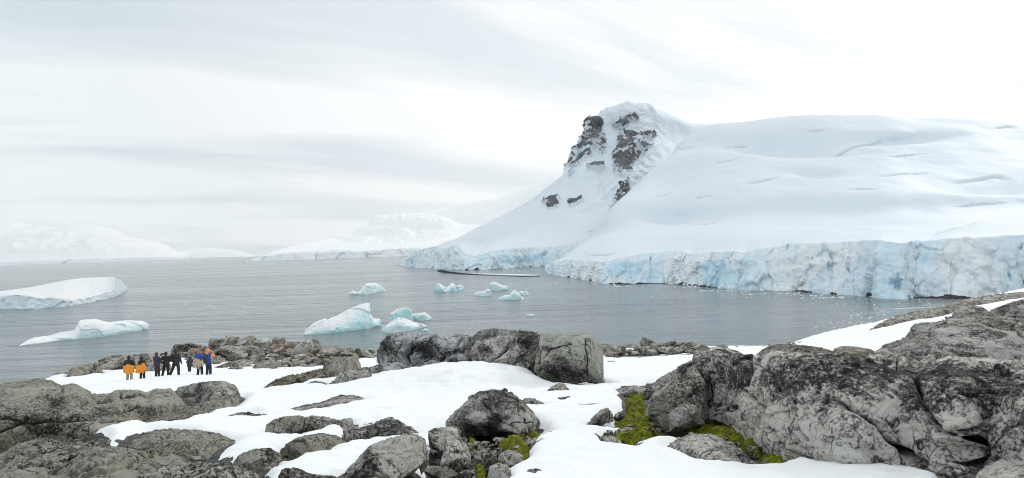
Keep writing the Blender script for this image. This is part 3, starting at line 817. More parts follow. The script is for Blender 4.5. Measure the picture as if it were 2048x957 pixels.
rock('dark green grey boulder sunk in the black hollow at the right',
     [(1912, 868), (1925, 846), (1950, 834), (1975, 836), (1992, 850), (1996, 866)], [(1912, 874), (1950, 880), (1996, 874)], 'mossy', d=[(1912, 9.2), (1996, 9.2)], run=.5, back=.7, e=.65, disp=.5)
# --- behind the right outcrop
rock('tall layered dark hillock of bedrock behind the huge outcrop at the right edge',
     [(1745, 712), (1775, 694), (1800, 684), (1830, 672), (1865, 657), (1890, 643), (1912, 634), (1951, 628), (1992, 630), (2048, 638), (2110, 640), (2200, 650), (2300, 690)],
     [(1745, 745), (1900, 760), (2048, 765), (2200, 765), (2300, 760)], 'dark', d=[(1745, 15), (1900, 14.5), (2300, 14)], run=4.5, back=4, e=.7, disp=.42, fac=.6, fs=2.4, cuts=0, n=(380, 220), gr=2.6, grain=(.1, .15, .3),
     pale=[(1990, 690, 60, 22), (1900, 660, 50, 8), (2030, 720, 40, 20)], cracks=[([(2020, 645), (2040, 670), (2048, 700)], 3, .15)])
rock('rounded rock on the right skyline edge of the snow slope',
     [(1978, 632), (1990, 620), (2010, 611), (2030, 604), (2060, 597), (2110, 590), (2180, 600), (2220, 640)], [(1978, 640), (2060, 650), (2220, 655)], 'dark', d=24, run=3, back=3, e=.75, disp=.55)
rock('smooth dark boulder on the upper snow slope at the right',
     [(1904, 630), (1912, 619), (1925, 613), (1945, 611), (1965, 614), (1978, 621), (1984, 630)], [(1904, 636), (1945, 640), (1984, 636)], 'dark', d=33, run=1, back=1.2, e=.7, disp=.4)
rock('square-cut brown rock with a flat top beside the snow chute at the right',
     [(1812, 674), (1822, 660), (1832, 648), (1845, 645), (1870, 644), (1890, 643), (1902, 650)], [(1812, 682), (1850, 684), (1902, 668)], 'grey', d=26, run=.9, back=1.5, e=.55, disp=.6)
rock('long bare bedrock rib along the skyline of the right snow slope',
     [(1738, 662), (1752, 652), (1777, 638), (1800, 631), (1826, 624), (1860, 617), (1889, 611), (1930, 600), (1976, 591), (2010, 587), (2048, 584), (2100, 580), (2200, 575)],
     [(1738, 664), (1770, 656), (1810, 645), (1840, 640), (1880, 636), (1920, 620), (1960, 612), (2048, 597), (2200, 592)], 'shore', run=7, back=5, e=.65, disp=.55, fac=1.0, cuts=0, fs=3.5, n=(360, 120), gr=1.3, hmax=4)
rock('greenish low rock hump behind the top edge of the huge outcrop',
     [(1508, 716), (1520, 705), (1538, 694), (1555, 689), (1580, 688), (1610, 691), (1640, 695), (1665, 702), (1680, 712)], [(1508, 722), (1590, 725), (1680, 718)], 'mossy', d=19, run=1.5, back=1.5, e=.75, disp=.5)
rock('smooth grey rock hump with snow behind it, above the outcrop edge',
     [(1664, 708), (1672, 697), (1690, 692), (1715, 694), (1740, 699), (1756, 706)], [(1664, 716), (1710, 718), (1756, 714)], 'mossy', d=18, run=.8, back=1, e=.65, disp=.5)
rock('flat dark stone perched at the shore above the outcrop corner',
     [(1433, 693), (1440, 690), (1450, 689), (1457, 694)], [(1433, 697), (1445, 698), (1457, 697)], 'dark', d=30, disp=.4, cat='stone', name='stone')
# --- shore rocks behind the walkers
rock('pointed tan rock on the snow near the left shore',
     [(126, 757), (140, 746), (152, 735), (168, 731), (185, 730), (196, 734), (204, 741), (210, 747)], [(126, 759), (150, 756), (180, 751), (210, 748)], 'olive', run=2, back=2, e=.75, disp=.6)
rock('dark shore ledge just behind the pointed tan rock',
     [(124, 748), (140, 741), (158, 733), (178, 727), (196, 725), (206, 730)], [(124, 752), (165, 748), (206, 738)], 'shore', d=57, run=1.6, back=2, e=.7, disp=.8)
rock('leftmost low shore rock at the snow corner by the water',
     [(104, 752), (113, 746), (120, 743), (130, 748)], [(104, 754), (118, 755), (130, 752)], 'shore', d=56, run=1, back=1, disp=.7)
rock('dark layered shore rock left of the walkers in orange',
     [(190, 733), (205, 724), (222, 718), (240, 714), (258, 712), (272, 716), (282, 726)], [(190, 738), (230, 737), (282, 732)], 'shore', d=62, run=2, back=2.5, e=.65, disp=.8)
rock('grey shore rock between the walkers in orange and those in black',
     [(286, 732), (296, 722), (308, 716), (322, 713), (334, 720), (342, 730)], [(286, 741), (315, 739), (342, 733)], 'shore', d=58, run=1.6, back=2, e=.7, disp=.8)
rock('low shore rock right behind the walkers in blue jackets',
     [(425, 736), (445, 729), (468, 722), (490, 718), (505, 722), (512, 728)], [(425, 740), (470, 737), (512, 731)], 'shore', d=60, run=1.6, back=2, e=.7, disp=.8)
rock('flat pale shore rock lying on the snow in front of the rubble',
     [(452, 740), (462, 735), (480, 733), (490, 737)], [(452, 741), (470, 742), (490, 739)], 'shore', d=57, run=1, back=1, disp=.6, sink=.2)
rock('brown rounded boulder at the front foot of the shore rubble',
     [(505, 734), (515, 726), (530, 721), (545, 721), (552, 728), (556, 735)], [(505, 738), (530, 740), (556, 737)], 'olive', d=57, run=1.3, back=1.3, e=.7, disp=.5)
# ------------------------------------------------------------------ the ground sheet
ny, nx = 620, 620
yy = np.concatenate([np.linspace(-8, 3.5, 30)[:-1], np.geomspace(3.5 + 3, 160 + 3, ny - 29) - 3])
aa = np.linspace(-1.15, 1.15, nx)
Yg, Ag = np.meshgrid(yy, aa, indexing='ij')
Xg = Ag * (Yg + 9) * np.where(Yg > 0, 1, 1)
Zg = ground_z(Xg, Yg)
Vg = np.stack([Xg, Yg, Zg], -1)
pts = Vg.reshape(-1, 3)
front = pts[:, 1] > 2
gpx, gpy = project(np.where(front[:, None], pts, [0, 10, 0]))
jn = fbm(pts * [1.1, 1.1, 0], 4, 61)
bare = np.zeros(len(pts))
for poly in BARE:
    sc_px = 6 + 5 * (60 / np.maximum(pts[:, 1], 6)) * .3
    s = sdist(gpx, gpy, poly) / sc_px + jn * 1.2
    bare = np.maximum(bare, sstep(-1, 1, s))
bare *= front
depx = np.interp(1024 + F * pts[:, 0] / np.maximum(pts[:, 1], 1), EDGE_PX, EDGE_D)
bare = np.maximum(bare, sstep(0, 5, pts[:, 1] - depx + jn * 2))
pts[:, 2] += .10 * (1 - bare) - .06 * bare + bare * .05 * fbm(pts * 2.2, 3, 71)
# snow drifts up round every rock and melts back where it touches it
for ft in FOOT:
    ln = list(map(tuple, ft[::max(1, len(ft) // 60)]))
    lo2, hi2 = ft.min(0) - 1.2, ft.max(0) + 1.2
    sel = np.where((pts[:, 0] > lo2[0]) & (pts[:, 0] < hi2[0]) & (pts[:, 1] > lo2[1]) & (pts[:, 1] < hi2[1]))[0]
    if len(sel) == 0: continue
    s = -sdist(pts[sel, 0], pts[sel, 1], ln) + .12 * jn[sel]
    k = float(np.clip(np.mean(ft[:, 1]) / 16, .6, 1.4))
    amp = sstep(.2, .9, np.ptp(ft[:, 0]))
    pts[sel, 2] += amp * (1 - bare[sel]) * ((.03 + .03 * jn[sel]) * k * np.exp(-((s - .40 * k) / (.22 * k)) ** 2) - .12 * k * np.exp(-((s + .02) / (.15 * k)) ** 2))
    pts[sel, 2] -= .30 * sstep(.0, -.45, s)
    bare[sel] = np.maximum(bare[sel], .75 * sstep(.07 * k, -.02, s))
pts[:, 2] += (1 - bare) * sstep(30, 8, pts[:, 1]) * .022 * ridged(pts * [1.7, 2.4, 0], 3, 87)
# sun cups and drip dimples in the snow bank before the big rock
bank = np.exp(-((gpx - 930) / 150) ** 2 - ((gpy - 765) / 32) ** 2) * front
pts[:, 2] += bank * .17 * ridged(pts * [1.5, 2.2, 0], 3, 81)
# trampled track where the walkers stand
trk = np.exp(-(polydist(gpx, gpy, [(60, 800), (250, 772), (350, 758), (450, 745)]) / 9) ** 2) * front
pts[:, 2] += trk * (.16 * ridged(pts * [2.2, 2.2, 0], 3, 83) - .14)
GROUND_OBJ = add_obj('ground', pts, grid_faces(ny, nx)[:, ::-1], M_SNOW, base=False, attrs={'bare': bare})
tag(GROUND_OBJ, 'white snow slope with bare gravel patches running down to the shore', None, None, 'structure')

# ------------------------------------------------------------------ rubble along the shore
def stone_mesh(name, seed, flat):
    bm = bmesh.new(); bmesh.ops.create_icosphere(bm, subdivisions=4, radius=1.0)
    V = np.array([v.co[:] for v in bm.verts]); Fq = np.array([[v.index for v in f.verts] for f in bm.faces]); bm.free()
    r = np.random.RandomState(seed)
    # cut by random planes: an angular block
    for _ in range(13):
        n = r.normal(size=3); n /= np.linalg.norm(n); d = r.uniform(.50, .82)
        h = V @ n - d
        V = V - np.maximum(h, 0)[:, None] * n
    V = V * [1.1, r.uniform(.7, 1.0), flat]
    fv, fe = facets(V * 2.2 + seed, seed)
    nr = V / np.linalg.norm(V, axis=1, keepdims=True)
    V = V + nr * (.10 * fv + .04 * fbm(V * 3 + seed, 4, seed))[:, None]
    V[:, 2] -= V[:, 2].min() + .30 * flat
    me = make_mesh(name, V, Fq, False)
    attr(me, 'tone', np.zeros(len(V))); attr(me, 'joint', np.zeros(len(V)))
    return me


POOL = {}
for mk in ('shore', 'warm', 'pink', 'mossy', 'dark', 'speck', 'pale'):
    POOL[mk] = []
    for k in range(4):
        me = stone_mesh('stone', 900 + k * 13 + len(mk) * 101, [.55, .7, .45, .85][k]); me.materials.append(MR[mk]); POOL[mk].append(me)


def stones(count, region, size, mats, label, group, cat='stone', d=None, lift=0.0):
    """broken stones scattered over a region (outline in the photograph, standing on the ground there)"""
    xs = [q[0] for q in region]; ys = [q[1] for q in region]
    rs = np.random.RandomState(count * 31 + int(xs[0]))
    px = rs.uniform(min(xs), max(xs), 6000); py = rs.uniform(min(ys), max(ys), 6000)
    ok = inpoly(px, py, region); px = px[ok][:count]; py = py[ok][:count]
    dd = np.minimum(ground_d(px, py), np.interp(px, EDGE_PX, EDGE_D) - 1.0)
    ww = P(px, py, dd); zz = ground_z(ww[:, 0], ww[:, 1])
    for w, z in zip(ww, zz):
        mk = rnd.choice(mats)
        o = bpy.data.objects.new('stone', rnd.choice(POOL[mk])); COL.objects.link(o)
        s = size[0] + (size[1] - size[0]) * rnd.random() ** 2.2
        o.location = (w[0], w[1], z + lift * s)
        o.rotation_euler = (rnd.uniform(-.45, .45), rnd.uniform(-.45, .45), rnd.uniform(0, 6.28))
        o.scale = (s * rnd.uniform(.8, 1.35), s * rnd.uniform(.8, 1.2), s * rnd.uniform(.7, 1.15))
        tag(o, label, cat, group)


KNOLL = [(385, 733), (430, 729), (470, 722), (510, 731), (545, 737), (600, 735), (650, 731), (690, 722), (742, 714), (744, 700), (700, 700), (660, 693), (600, 693), (545, 692), (515, 689), (480, 681), (440, 680), (405, 690), (375, 706)]
stones(165, KNOLL, (.40, 1.25), ['shore', 'shore', 'shore', 'warm', 'mossy', 'dark', 'pale'], 'angular stone in the heap of broken rock on the shore knoll behind the walkers', 'broken stones on the shore knoll')
stones(26, [(200, 733), (250, 728), (320, 722), (385, 712), (395, 694), (350, 705), (300, 714), (250, 716), (205, 726)], (.4, 1.2), ['shore', 'dark', 'mossy'], 'dark stone in the strip of rocks at the water left of the knoll', 'stones at the left water edge')
stones(32, [(1210, 713), (1330, 711), (1404, 707), (1404, 700), (1330, 697), (1285, 697), (1270, 707), (1210, 706)], (.45, 1.1), ['shore', 'shore', 'mossy', 'dark'], 'stone in the low wall of rocks across the snow right of the central outcrop', 'stones in the low wall of rocks')
stones(12, [(1210, 699), (1280, 697), (1275, 692), (1210, 694)], (.3, .7), ['pink', 'warm', 'pink'], 'pinkish stained stone on the shore beyond the snow patch', 'pink stained stones')
stones(12, [(1285, 697), (1380, 700), (1350, 693), (1300, 693)], (.4, .95), ['pale', 'shore'], 'pale stone at the water behind the low wall of rocks', 'pale stones at the water')
stones(22, [(880, 957), (905, 945), (945, 925), (1000, 935), (1040, 938), (1030, 965), (900, 975)], (.05, .13), ['speck', 'pale', 'dark'], 'small loose stone lying between the boulders at the bottom centre', 'small loose stones at the bottom centre')
stones(8, [(860, 945), (905, 942), (900, 975), (850, 975)], (.06, .16), ['speck', 'pale'], 'small speckled stone at the foot of the split block', 'small stones under the split block')
stones(8, [(250, 930), (310, 915), (350, 935), (300, 950)], (.05, .14), ['speck', 'mossy'], 'small stone in the mossy joint of the lower left slabs', 'small stones in the lower left joint')


def rubble(regions, size, mat, label):
    """countless smaller broken stones as one heap"""
    V, Fq, n0 = [], [], 0
    rs = np.random.RandomState(5)
    base = []
    for me in POOL[mat]:
        bm = bmesh.new(); bm.from_mesh(me)
        bmesh.ops.unsubdivide(bm, verts=bm.verts, iterations=4); bmesh.ops.triangulate(bm, faces=bm.faces); bm.verts.index_update()
        base.append((np.array([v.co[:] for v in bm.verts]), np.array([[v.index for v in f.verts] for f in bm.faces]))); bm.free()
    for reg, cnt in regions:
        xs = [p_[0] for p_ in reg]; ys = [p_[1] for p_ in reg]
        px = rs.uniform(min(xs), max(xs), 9000); py = rs.uniform(min(ys), max(ys), 9000)
        ok = inpoly(px, py, reg); px = px[ok][:cnt]; py = py[ok][:cnt]
        dd = np.minimum(ground_d(px, py), np.interp(px, EDGE_PX, EDGE_D) + rs.uniform(-3, .5, len(px)))
        w = P(px, py, dd); zz = ground_z(w[:, 0], w[:, 1])
        for k in range(len(px)):
            bv, bf = base[rs.randint(len(base))]
            s = size[0] + (size[1] - size[0]) * rs.rand() ** 2
            m = np.array(Matrix.Rotation(rs.rand() * 6.3, 3, 'Z') @ Matrix.Rotation(rs.uniform(-.5, .5), 3, 'X'))
            V.append(bv * s @ m.T + [w[k, 0], w[k, 1], zz[k] + .05 * s]); Fq.append(bf + n0); n0 += len(bv)
    V = np.concatenate(V); Fq = np.concatenate(Fq)
    o = add_obj('rubble', V, Fq, MR[mat], attrs={'tone': .8 * fbm(V * .7, 2, 9), 'joint': np.zeros(len(V))}, smooth=False)
    tag(o, label, 'rubble', None, 'stuff')


rubble([(KNOLL, 1100), ([(200, 735), (385, 716), (395, 700), (300, 714), (205, 726)], 120), ([(1210, 713), (1404, 708), (1404, 699), (1285, 697), (1270, 707), (1210, 706)], 120), ([(1210, 699), (1400, 700), (1350, 692), (1210, 693)], 110)], (.12, .45), 'shore', 'small broken stones heaped along the shore knoll and the low wall of rocks')
rubble([([(60, 880), (215, 888), (300, 905), (430, 925), (520, 940), (480, 957), (100, 957)], 260), ([(870, 935), (885, 880), (960, 890), (1040, 872), (1085, 872), (1060, 905), (1045, 930), (1018, 957), (860, 957)], 300), ([(1240, 800), (1268, 778), (1300, 780), (1320, 866), (1250, 892), (1205, 885)], 60), ([(1340, 880), (1480, 860), (1590, 932), (1540, 940)], 70)], (.025, .085), 'speck', 'small loose gravel stones in the bare joints between the near boulders')
rubble([([(1470, 698), (1560, 693), (1605, 689), (1600, 686), (1520, 689)], 70)], (.10, .28), 'dark', 'line of tiny dark stones at the snow edge beyond the huge outcrop')

# ------------------------------------------------------------------ moss
def moss(poly, label, h=.07, lump=.05, dark=()):
    lump *= 1.3
    xs = [q[0] for q in poly]; ys = [q[1] for q in poly]
    st = 1.3
    gx = np.arange(min(xs) - 2, max(xs) + 2, st); gy = np.arange(min(ys) - 2, max(ys) + 2, st * .6)
    PX, PY = np.meshgrid(gx, gy, indexing='ij')
    d = ground_d(PX, PY)
    w = P(PX, PY, d)
    z = ground_z(w[..., 0], w[..., 1])
    s = sdist(PX.ravel(), PY.ravel(), poly).reshape(PX.shape)
    q = np.stack([w[..., 0], w[..., 1], np.zeros_like(z)], -1).reshape(-1, 3)
    s = s + 5 * fbm(q * 3, 4, 55).reshape(s.shape)
    s = np.minimum(s, 16 * (.38 - fbm(q * 2.6, 4, 56)).reshape(s.shape))
    lumps = (ridged(q * [2.4, 4.0, 1] + .4 * fbm(q * 2, 2, 3)[:, None], 3, 57) * .6 + .5 * fbm(q * 6, 4, 58)).reshape(s.shape)
    z = z - .03 + h * sstep(0, 9, s) + lump * lumps * sstep(0, 7, s)
    V = np.stack([w[..., 0], w[..., 1], z], -1)
    Fq = grid_faces(*PX.shape)
    keep = (s.ravel()[Fq] > 0).all(1)
    Fq = Fq[keep]
    used, inv = np.unique(Fq, return_inverse=True)
    tone = .75 * sstep(.05, -.55, lumps.ravel())
    for cx, cy, rx, ry in dark:
        tone = np.maximum(tone, sstep(1.3, .5, np.hypot((PX.ravel() - cx) / rx, (PY.ravel() - cy) / ry) / (1 + .5 * fbm(q * 3, 3, 59))))
    o = add_obj('moss', V.reshape(-1, 3)[used], inv.reshape(-1, 4), M_MOSS, attrs={'tone': tone[used]})
    tag(o, label, 'moss', None, 'stuff')


moss([(1262, 778), (1292, 774), (1300, 784), (1288, 800), (1296, 820), (1306, 850), (1318, 868), (1300, 885), (1272, 893), (1250, 896), (1228, 888), (1218, 878), (1238, 872), (1222, 860), (1218, 852), (1236, 842), (1254, 828), (1250, 806)], 'bright green moss strip between the snow and the huge outcrop', .045, .06)
moss([(1300, 872), (1345, 866), (1404, 850), (1410, 838), (1470, 840), (1492, 852), (1520, 890), (1560, 914), (1592, 934), (1570, 944), (1540, 938), (1490, 900), (1445, 876), (1395, 866), (1350, 880), (1318, 890)], 'dark and golden moss in the hollow under the huge outcrop', .06, .05, dark=[(1450, 850, 50, 12), (1350, 876, 46, 10), (1530, 905, 14, 16)])
moss([(985, 905), (1000, 890), (1030, 876), (1060, 868), (1084, 864), (1082, 878), (1050, 890), (1062, 905), (1058, 925), (1045, 936), (1030, 915), (1005, 905)], 'green moss at the right foot of the domed boulder', .08, .06)
moss([(926, 868), (946, 876), (958, 890), (950, 910), (938, 905), (928, 885)], 'brown and green moss at the left foot of the domed boulder', .07, .05, dark=[(940, 880, 14, 12)])
moss([(246, 945), (256, 925), (290, 915), (312, 918), (300, 935), (285, 950)], 'brown moss in a joint of the lower left slabs', .14, .05, dark=[(255, 940, 12, 10)])
moss([(640, 900), (670, 896), (694, 892), (690, 900), (660, 909)], 'thin moss rim at the foot of the wide low boulder', .06, .04)
moss([(945, 944), (960, 936), (975, 945), (972, 965), (950, 965)], 'moss tuft between loose stones at the bottom centre', .08, .05)
moss([(600, 712), (640, 706), (700, 704), (744, 706), (744, 714), (690, 718), (630, 722)], 'green moss on the shore knoll beside the central outcrop', .25, .2)
moss([(1330, 706), (1404, 702), (1404, 707), (1340, 709)], 'yellowish moss among the low wall of rocks', .25, .15)

# ------------------------------------------------------------------ icebergs
def berg(label, top, bot, mat=None, run=None, back=None, e=.6, disp=1.0, fs=1.5, group=None, ridge=.0, cat='iceberg', name='iceberg'):
    N_ROCK[0] += 1; seed = 500 + N_ROCK[0] * 7
    x0 = min(top[0][0], bot[0][0]); x1 = max(top[-1][0], bot[-1][0]); wpx = x1 - x0
    nu, nv = int(np.clip(wpx * 1.3, 40, 240)), int(np.clip(wpx * .7, 30, 120))
    s = np.linspace(0, 1, nu); xs = x0 + (x1 - x0) * s
    yt = np.interp(xs, [q[0] for q in top], [q[1] for q in top]); yb = np.interp(xs, [q[0] for q in bot], [q[1] for q in bot])
    yt = np.minimum(yt, yb - .6)
    dF = dwater(xs, yb); rb = ray(xs, yb)
    wm = wpx / F * dF.mean()
    run = .25 * wm if run is None else run; back = .4 * wm if back is None else back
    w = np.maximum(1e-3, 1 - (2 * s - 1) ** 2) ** .5
    th = np.linspace(0, math.pi, nv); cosv, sinv = np.cos(th), np.sin(th)
    qd = np.where(th[None] < math.pi / 2, run * (1 - np.abs(cosv) ** e), run + back * np.abs(cosv) ** e) * w[:, None]
    hh = np.abs(sinv) ** e; hh[0] = hh[-1] = 0
    D = dF[:, None] + qd; X = rb[:, 0:1] * D
    lo = np.zeros(nu); hi = np.full(nu, 40.0)
    for _ in range(26):
        H = .5 * (lo + hi)
        py = project(np.stack([X, D, H[:, None] * hh], -1).reshape(-1, 3))[1].reshape(nu, nv).min(1)
        lo = np.where(py > yt, H, lo); hi = np.where(py > yt, hi, H)
    H = .5 * (lo + hi)
    G = np.stack([X, D, H[:, None] * hh], -1)
    f0 = G[:, :1].copy(); f0[..., 2] = -1.5; b0 = G[:, -1:].copy(); b0[..., 2] = -1.5
    G = np.concatenate([f0, G, b0], 1)
    N = grid_normals(G); p = G.reshape(-1, 3); nrm = N.reshape(-1, 3)
    size = max(1.0, 2.5 * H.max()); q = p / size + seed
    wv = np.stack([fbm(q * 2, 3, seed + k) for k in (1, 2, 3)], -1)
    fv, fe = facets(q * fs * 1.5 + wv * .2, seed + 4)
    off = size * disp * (.085 * fv + .055 * fbm(q * 2.5, 5, seed + 5, .55) + ridge * ridged(q * [1, 1, 5] * 1.2, 3, seed + 6))
    lock = ((w[:, None] ** .5) * sstep(-.1, .25, np.concatenate([[0], hh, [0]]))[None]).reshape(-1)
    p = p + nrm * (off * lock)[:, None]
    p = settle_outline(p, nu, nv + 2, yt, lock, hh)
    o = add_obj(name, p, grid_faces(nu, nv + 2), mat or M_BERG)
    tag(o, label, cat, group); return o


berg('long low iceberg with a raised saddle block in its middle, nearest the left shore',
     [(38, 692), (55, 681), (70, 675), (102, 671), (123, 664), (150, 661), (155, 654), (162, 641), (173, 639), (193, 638), (205, 642), (217, 645), (252, 641), (284, 642), (297, 647), (298, 657)],
     [(38, 693), (102, 685), (164, 678), (205, 674), (249, 667), (298, 659)], M_FLOE, run=5, back=6, e=.8, disp=.28, ridge=.04)
berg('tall sail-shaped turquoise iceberg with a sheer right edge and a shallow pool at its foot',
     [(609, 668), (612, 662), (629, 646), (640, 641), (651, 637), (655, 640), (676, 631), (697, 620), (718, 611), (731, 607), (740, 607), (742, 628), (746, 637), (758, 638), (762, 646)],
     [(609, 671), (640, 669), (662, 668), (700, 663), (730, 659), (762, 653)], M_BERG, run=4.5, back=2.5, e=1.15, disp=.30, ridge=.03)
berg('square-topped turquoise iceberg standing behind the low white-faced one',
     [(781, 637), (784, 626), (795, 619), (806, 616), (818, 616), (824, 621), (827, 638)], [(781, 645), (805, 645), (827, 643)], M_BERG, disp=.55)
berg('small flat turquoise block to the right of the square-topped iceberg',
     [(820, 630), (832, 627), (850, 625), (857, 631), (864, 637)], [(820, 642), (845, 642), (864, 639)], M_BERG, disp=.6)
berg('low white-faced iceberg in front of the square-topped one',
     [(765, 658), (775, 649), (788, 641), (798, 635), (810, 637), (825, 643), (845, 648), (854, 652)], [(765, 664), (772, 667), (800, 665), (830, 660), (854, 655)], M_FLOE, disp=.6)
berg('domed iceberg with a long flat tail on its left, alone in mid channel',
     [(697, 586), (705, 582), (714, 584), (722, 582), (727, 573), (735, 567), (750, 566), (762, 571), (771, 580)], [(697, 590), (730, 590), (752, 586), (771, 582)], M_FLOE, disp=.45)
berg('ragged pinnacled iceberg left of the small cluster in mid channel',
     [(869, 579), (873, 567), (877, 566), (886, 572), (893, 575), (899, 572), (905, 566), (912, 573), (920, 569), (928, 573)], [(869, 582), (882, 586), (905, 583), (928, 580)], M_BERG, disp=.7)
berg('small wedge iceberg at the left of the mid channel cluster',
     [(947, 588), (955, 584), (968, 583), (977, 578), (983, 584)], [(947, 592), (965, 593), (983, 592)], M_FLOE, disp=.6)
berg('white mushroom-topped iceberg at the back of the mid channel cluster',
     [(980, 580), (981, 567), (988, 564), (996, 566), (1003, 571), (1012, 572), (1016, 577)], [(980, 581), (1000, 582), (1016, 581)], M_FLOE, disp=.6)
berg('turquoise hump iceberg at the front of the mid channel cluster',
     [(996, 597), (1008, 591), (1020, 590), (1025, 582), (1032, 581), (1038, 587), (1043, 593), (1049, 598)], [(996, 599), (1020, 601), (1049, 600)], M_BERG, disp=.6)
berg('crumbly little iceberg at the right of the mid channel cluster',
     [(1036, 586), (1042, 582), (1048, 584), (1054, 582), (1058, 587)], [(1036, 590), (1048, 591), (1058, 589)], M_FLOE, disp=.8)
berg('tiny lone floe floating towards the central outcrop', [(1053, 630), (1060, 628), (1070, 630)], [(1053, 632), (1062, 633), (1070, 632)], M_FLOE, disp=.4, cat='ice floe', name='ice_floe')
berg('small white floe close beside the low white-faced iceberg', [(843, 659), (850, 657), (857, 660)], [(843, 662), (850, 663), (857, 662)], M_FLOE, disp=.4, cat='ice floe', name='ice_floe')
berg('tiny far iceberg off the tip of the middle mountain', [(486, 523), (490, 521), (495, 522)], [(486, 524), (490, 525), (495, 524)], M_FLOE, disp=.3)


def catmull(K, t):
    """rows K[r, u, 3] blended at row positions t"""
    r = np.clip(np.floor(t).astype(int), 0, len(K) - 2); f = (t - r)[:, None, None]
    p1, p2 = K[r], K[r + 1]
    p0 = np.where((r > 0)[:, None, None], K[np.maximum(r - 1, 0)], 2 * p1 - p2)
    p3 = np.where((r < len(K) - 2)[:, None, None], K[np.minimum(r + 2, len(K) - 1)], 2 * p2 - p1)
    m1, m2 = .5 * (p2 - p0), .5 * (p3 - p1)
    # monotone in every axis, so that no row overshoots
    lim = 3 * (p2 - p1)
    m1 = np.where(m1 * lim > 0, np.sign(lim) * np.minimum(np.abs(m1), np.abs(lim)), 0)
    m2 = np.where(m2 * lim > 0, np.sign(lim) * np.minimum(np.abs(m2), np.abs(lim)), 0)
    f2, f3 = f * f, f * f * f
    return (2 * f3 - 3 * f2 + 1) * p1 + (f3 - 2 * f2 + f) * m1 + (-2 * f3 + 3 * f2) * p2 + (f3 - f2) * m2


def curve(line, nu, arc=False):
    l = np.array([q[:2] for q in line], float)
    if arc:
        t = np.concatenate([[0], np.cumsum(np.hypot(*(np.diff(l, axis=0).T)))]); t /= t[-1]
    else:
        t = (l[:, 0] - l[0, 0]) / (l[-1, 0] - l[0, 0])
    s = np.linspace(0, 1, nu)
    return np.interp(s, t, l[:, 0]), np.interp(s, t, l[:, 1])


# tabular iceberg: water line, rim of the side wall, far rim of its sloping top
def tabular():
    nu = 240
    rows = []
    xw, yw = curve([(-190, 612), (-90, 618), (0, 619), (60, 619), (130, 614), (180, 606), (230, 594), (255, 580)], nu)
    d0 = dwater(xw, yw); rows.append(P(xw, yw, d0) - [0, 0, 1.5]); rows.append(P(xw, yw, d0))
    xr, yr = curve([(-190, 596), (-90, 594), (0, 593), (30, 590), (55, 592), (85, 598), (110, 595), (150, 601), (185, 594), (205, 587), (240, 580), (255, 577)], nu)
    rows.append(P(xr, yr, d0 + 1.5))
    xb, yb = curve([(-190, 600), (-90, 590), (0, 583), (60, 575), (130, 561), (165, 556), (190, 555), (222, 554), (232, 555), (243, 563), (254, 575)], nu)
    dn = np.interp(np.linspace(0, 1, nu), [0, .5, .85, 1], [28, 30, 24, 1.5])
    K1 = P(xr * .5 + xb * .5, yr * .56 + yb * .44, d0 + 1.5 + dn * .45); rows.append(K1)
    top = P(xb, yb, d0 + 1.5 + dn); rows.append(top)
    rows.append(np.stack([top[:, 0], top[:, 1] + 2, np.full(nu, -1.5)], -1))
    seg = [6, 16, 18, 24, 8]
    G = []
    for k, n in enumerate(seg):
        for t in np.linspace(0, 1, n, endpoint=(k == len(seg) - 1)): G.append(rows[k] * (1 - t) + rows[k + 1] * t)
    G = np.array(G).transpose(1, 0, 2)
    N = grid_normals(G); p = G.reshape(-1, 3); nr = N.reshape(-1, 3)
    v = np.concatenate([np.full(n, k + 0.0) for k, n in enumerate(seg)])
    wall = ((v >= 1) & (v < 2)).astype(float)[None] * np.ones(nu)[:, None]
    wall = wall.ravel()
    fv, fe = facets(p * [.22, .22, .30] + .5 * fbm(p * .2, 2, 3)[:, None], 9)
    off = wall * (.55 * fv + .5 * fbm(p * .35, 4, 8)) + (1 - wall) * .15 * fbm(p * [.08, .08, 0], 3, 4)
    p = p + nr * off[:, None]
    o = add_obj('iceberg', p, grid_faces(*G.shape[:2]), M_BERGW)
    tag(o, 'big flat-topped white iceberg at the left edge with a shaded blue side wall', 'iceberg')


tabular()

# low rock ledge awash in the bay
ledge = berg('thin curved black rock ledge awash in the bay below the glaciers',
             [(874, 541), (884, 540), (897, 543), (930, 547), (985, 550.5), (1040, 552.2), (1079, 553)], [(874, 543), (888, 546), (920, 549), (985, 552), (1040, 554), (1079, 554)], M_BLACK, run=3, back=10, e=.8, disp=.1, cat='rock ledge', name='rock_ledge')
berg('flat white snow strip lying along the right half of the rock ledge',
     [(945, 547.5), (985, 547.8), (1030, 548.8), (1074, 550)], [(945, 549.3), (985, 550.4), (1040, 552), (1074, 552.8)], M_FLOE, run=2, back=12, e=.5, disp=.05, cat='snow strip', name='snow_strip')


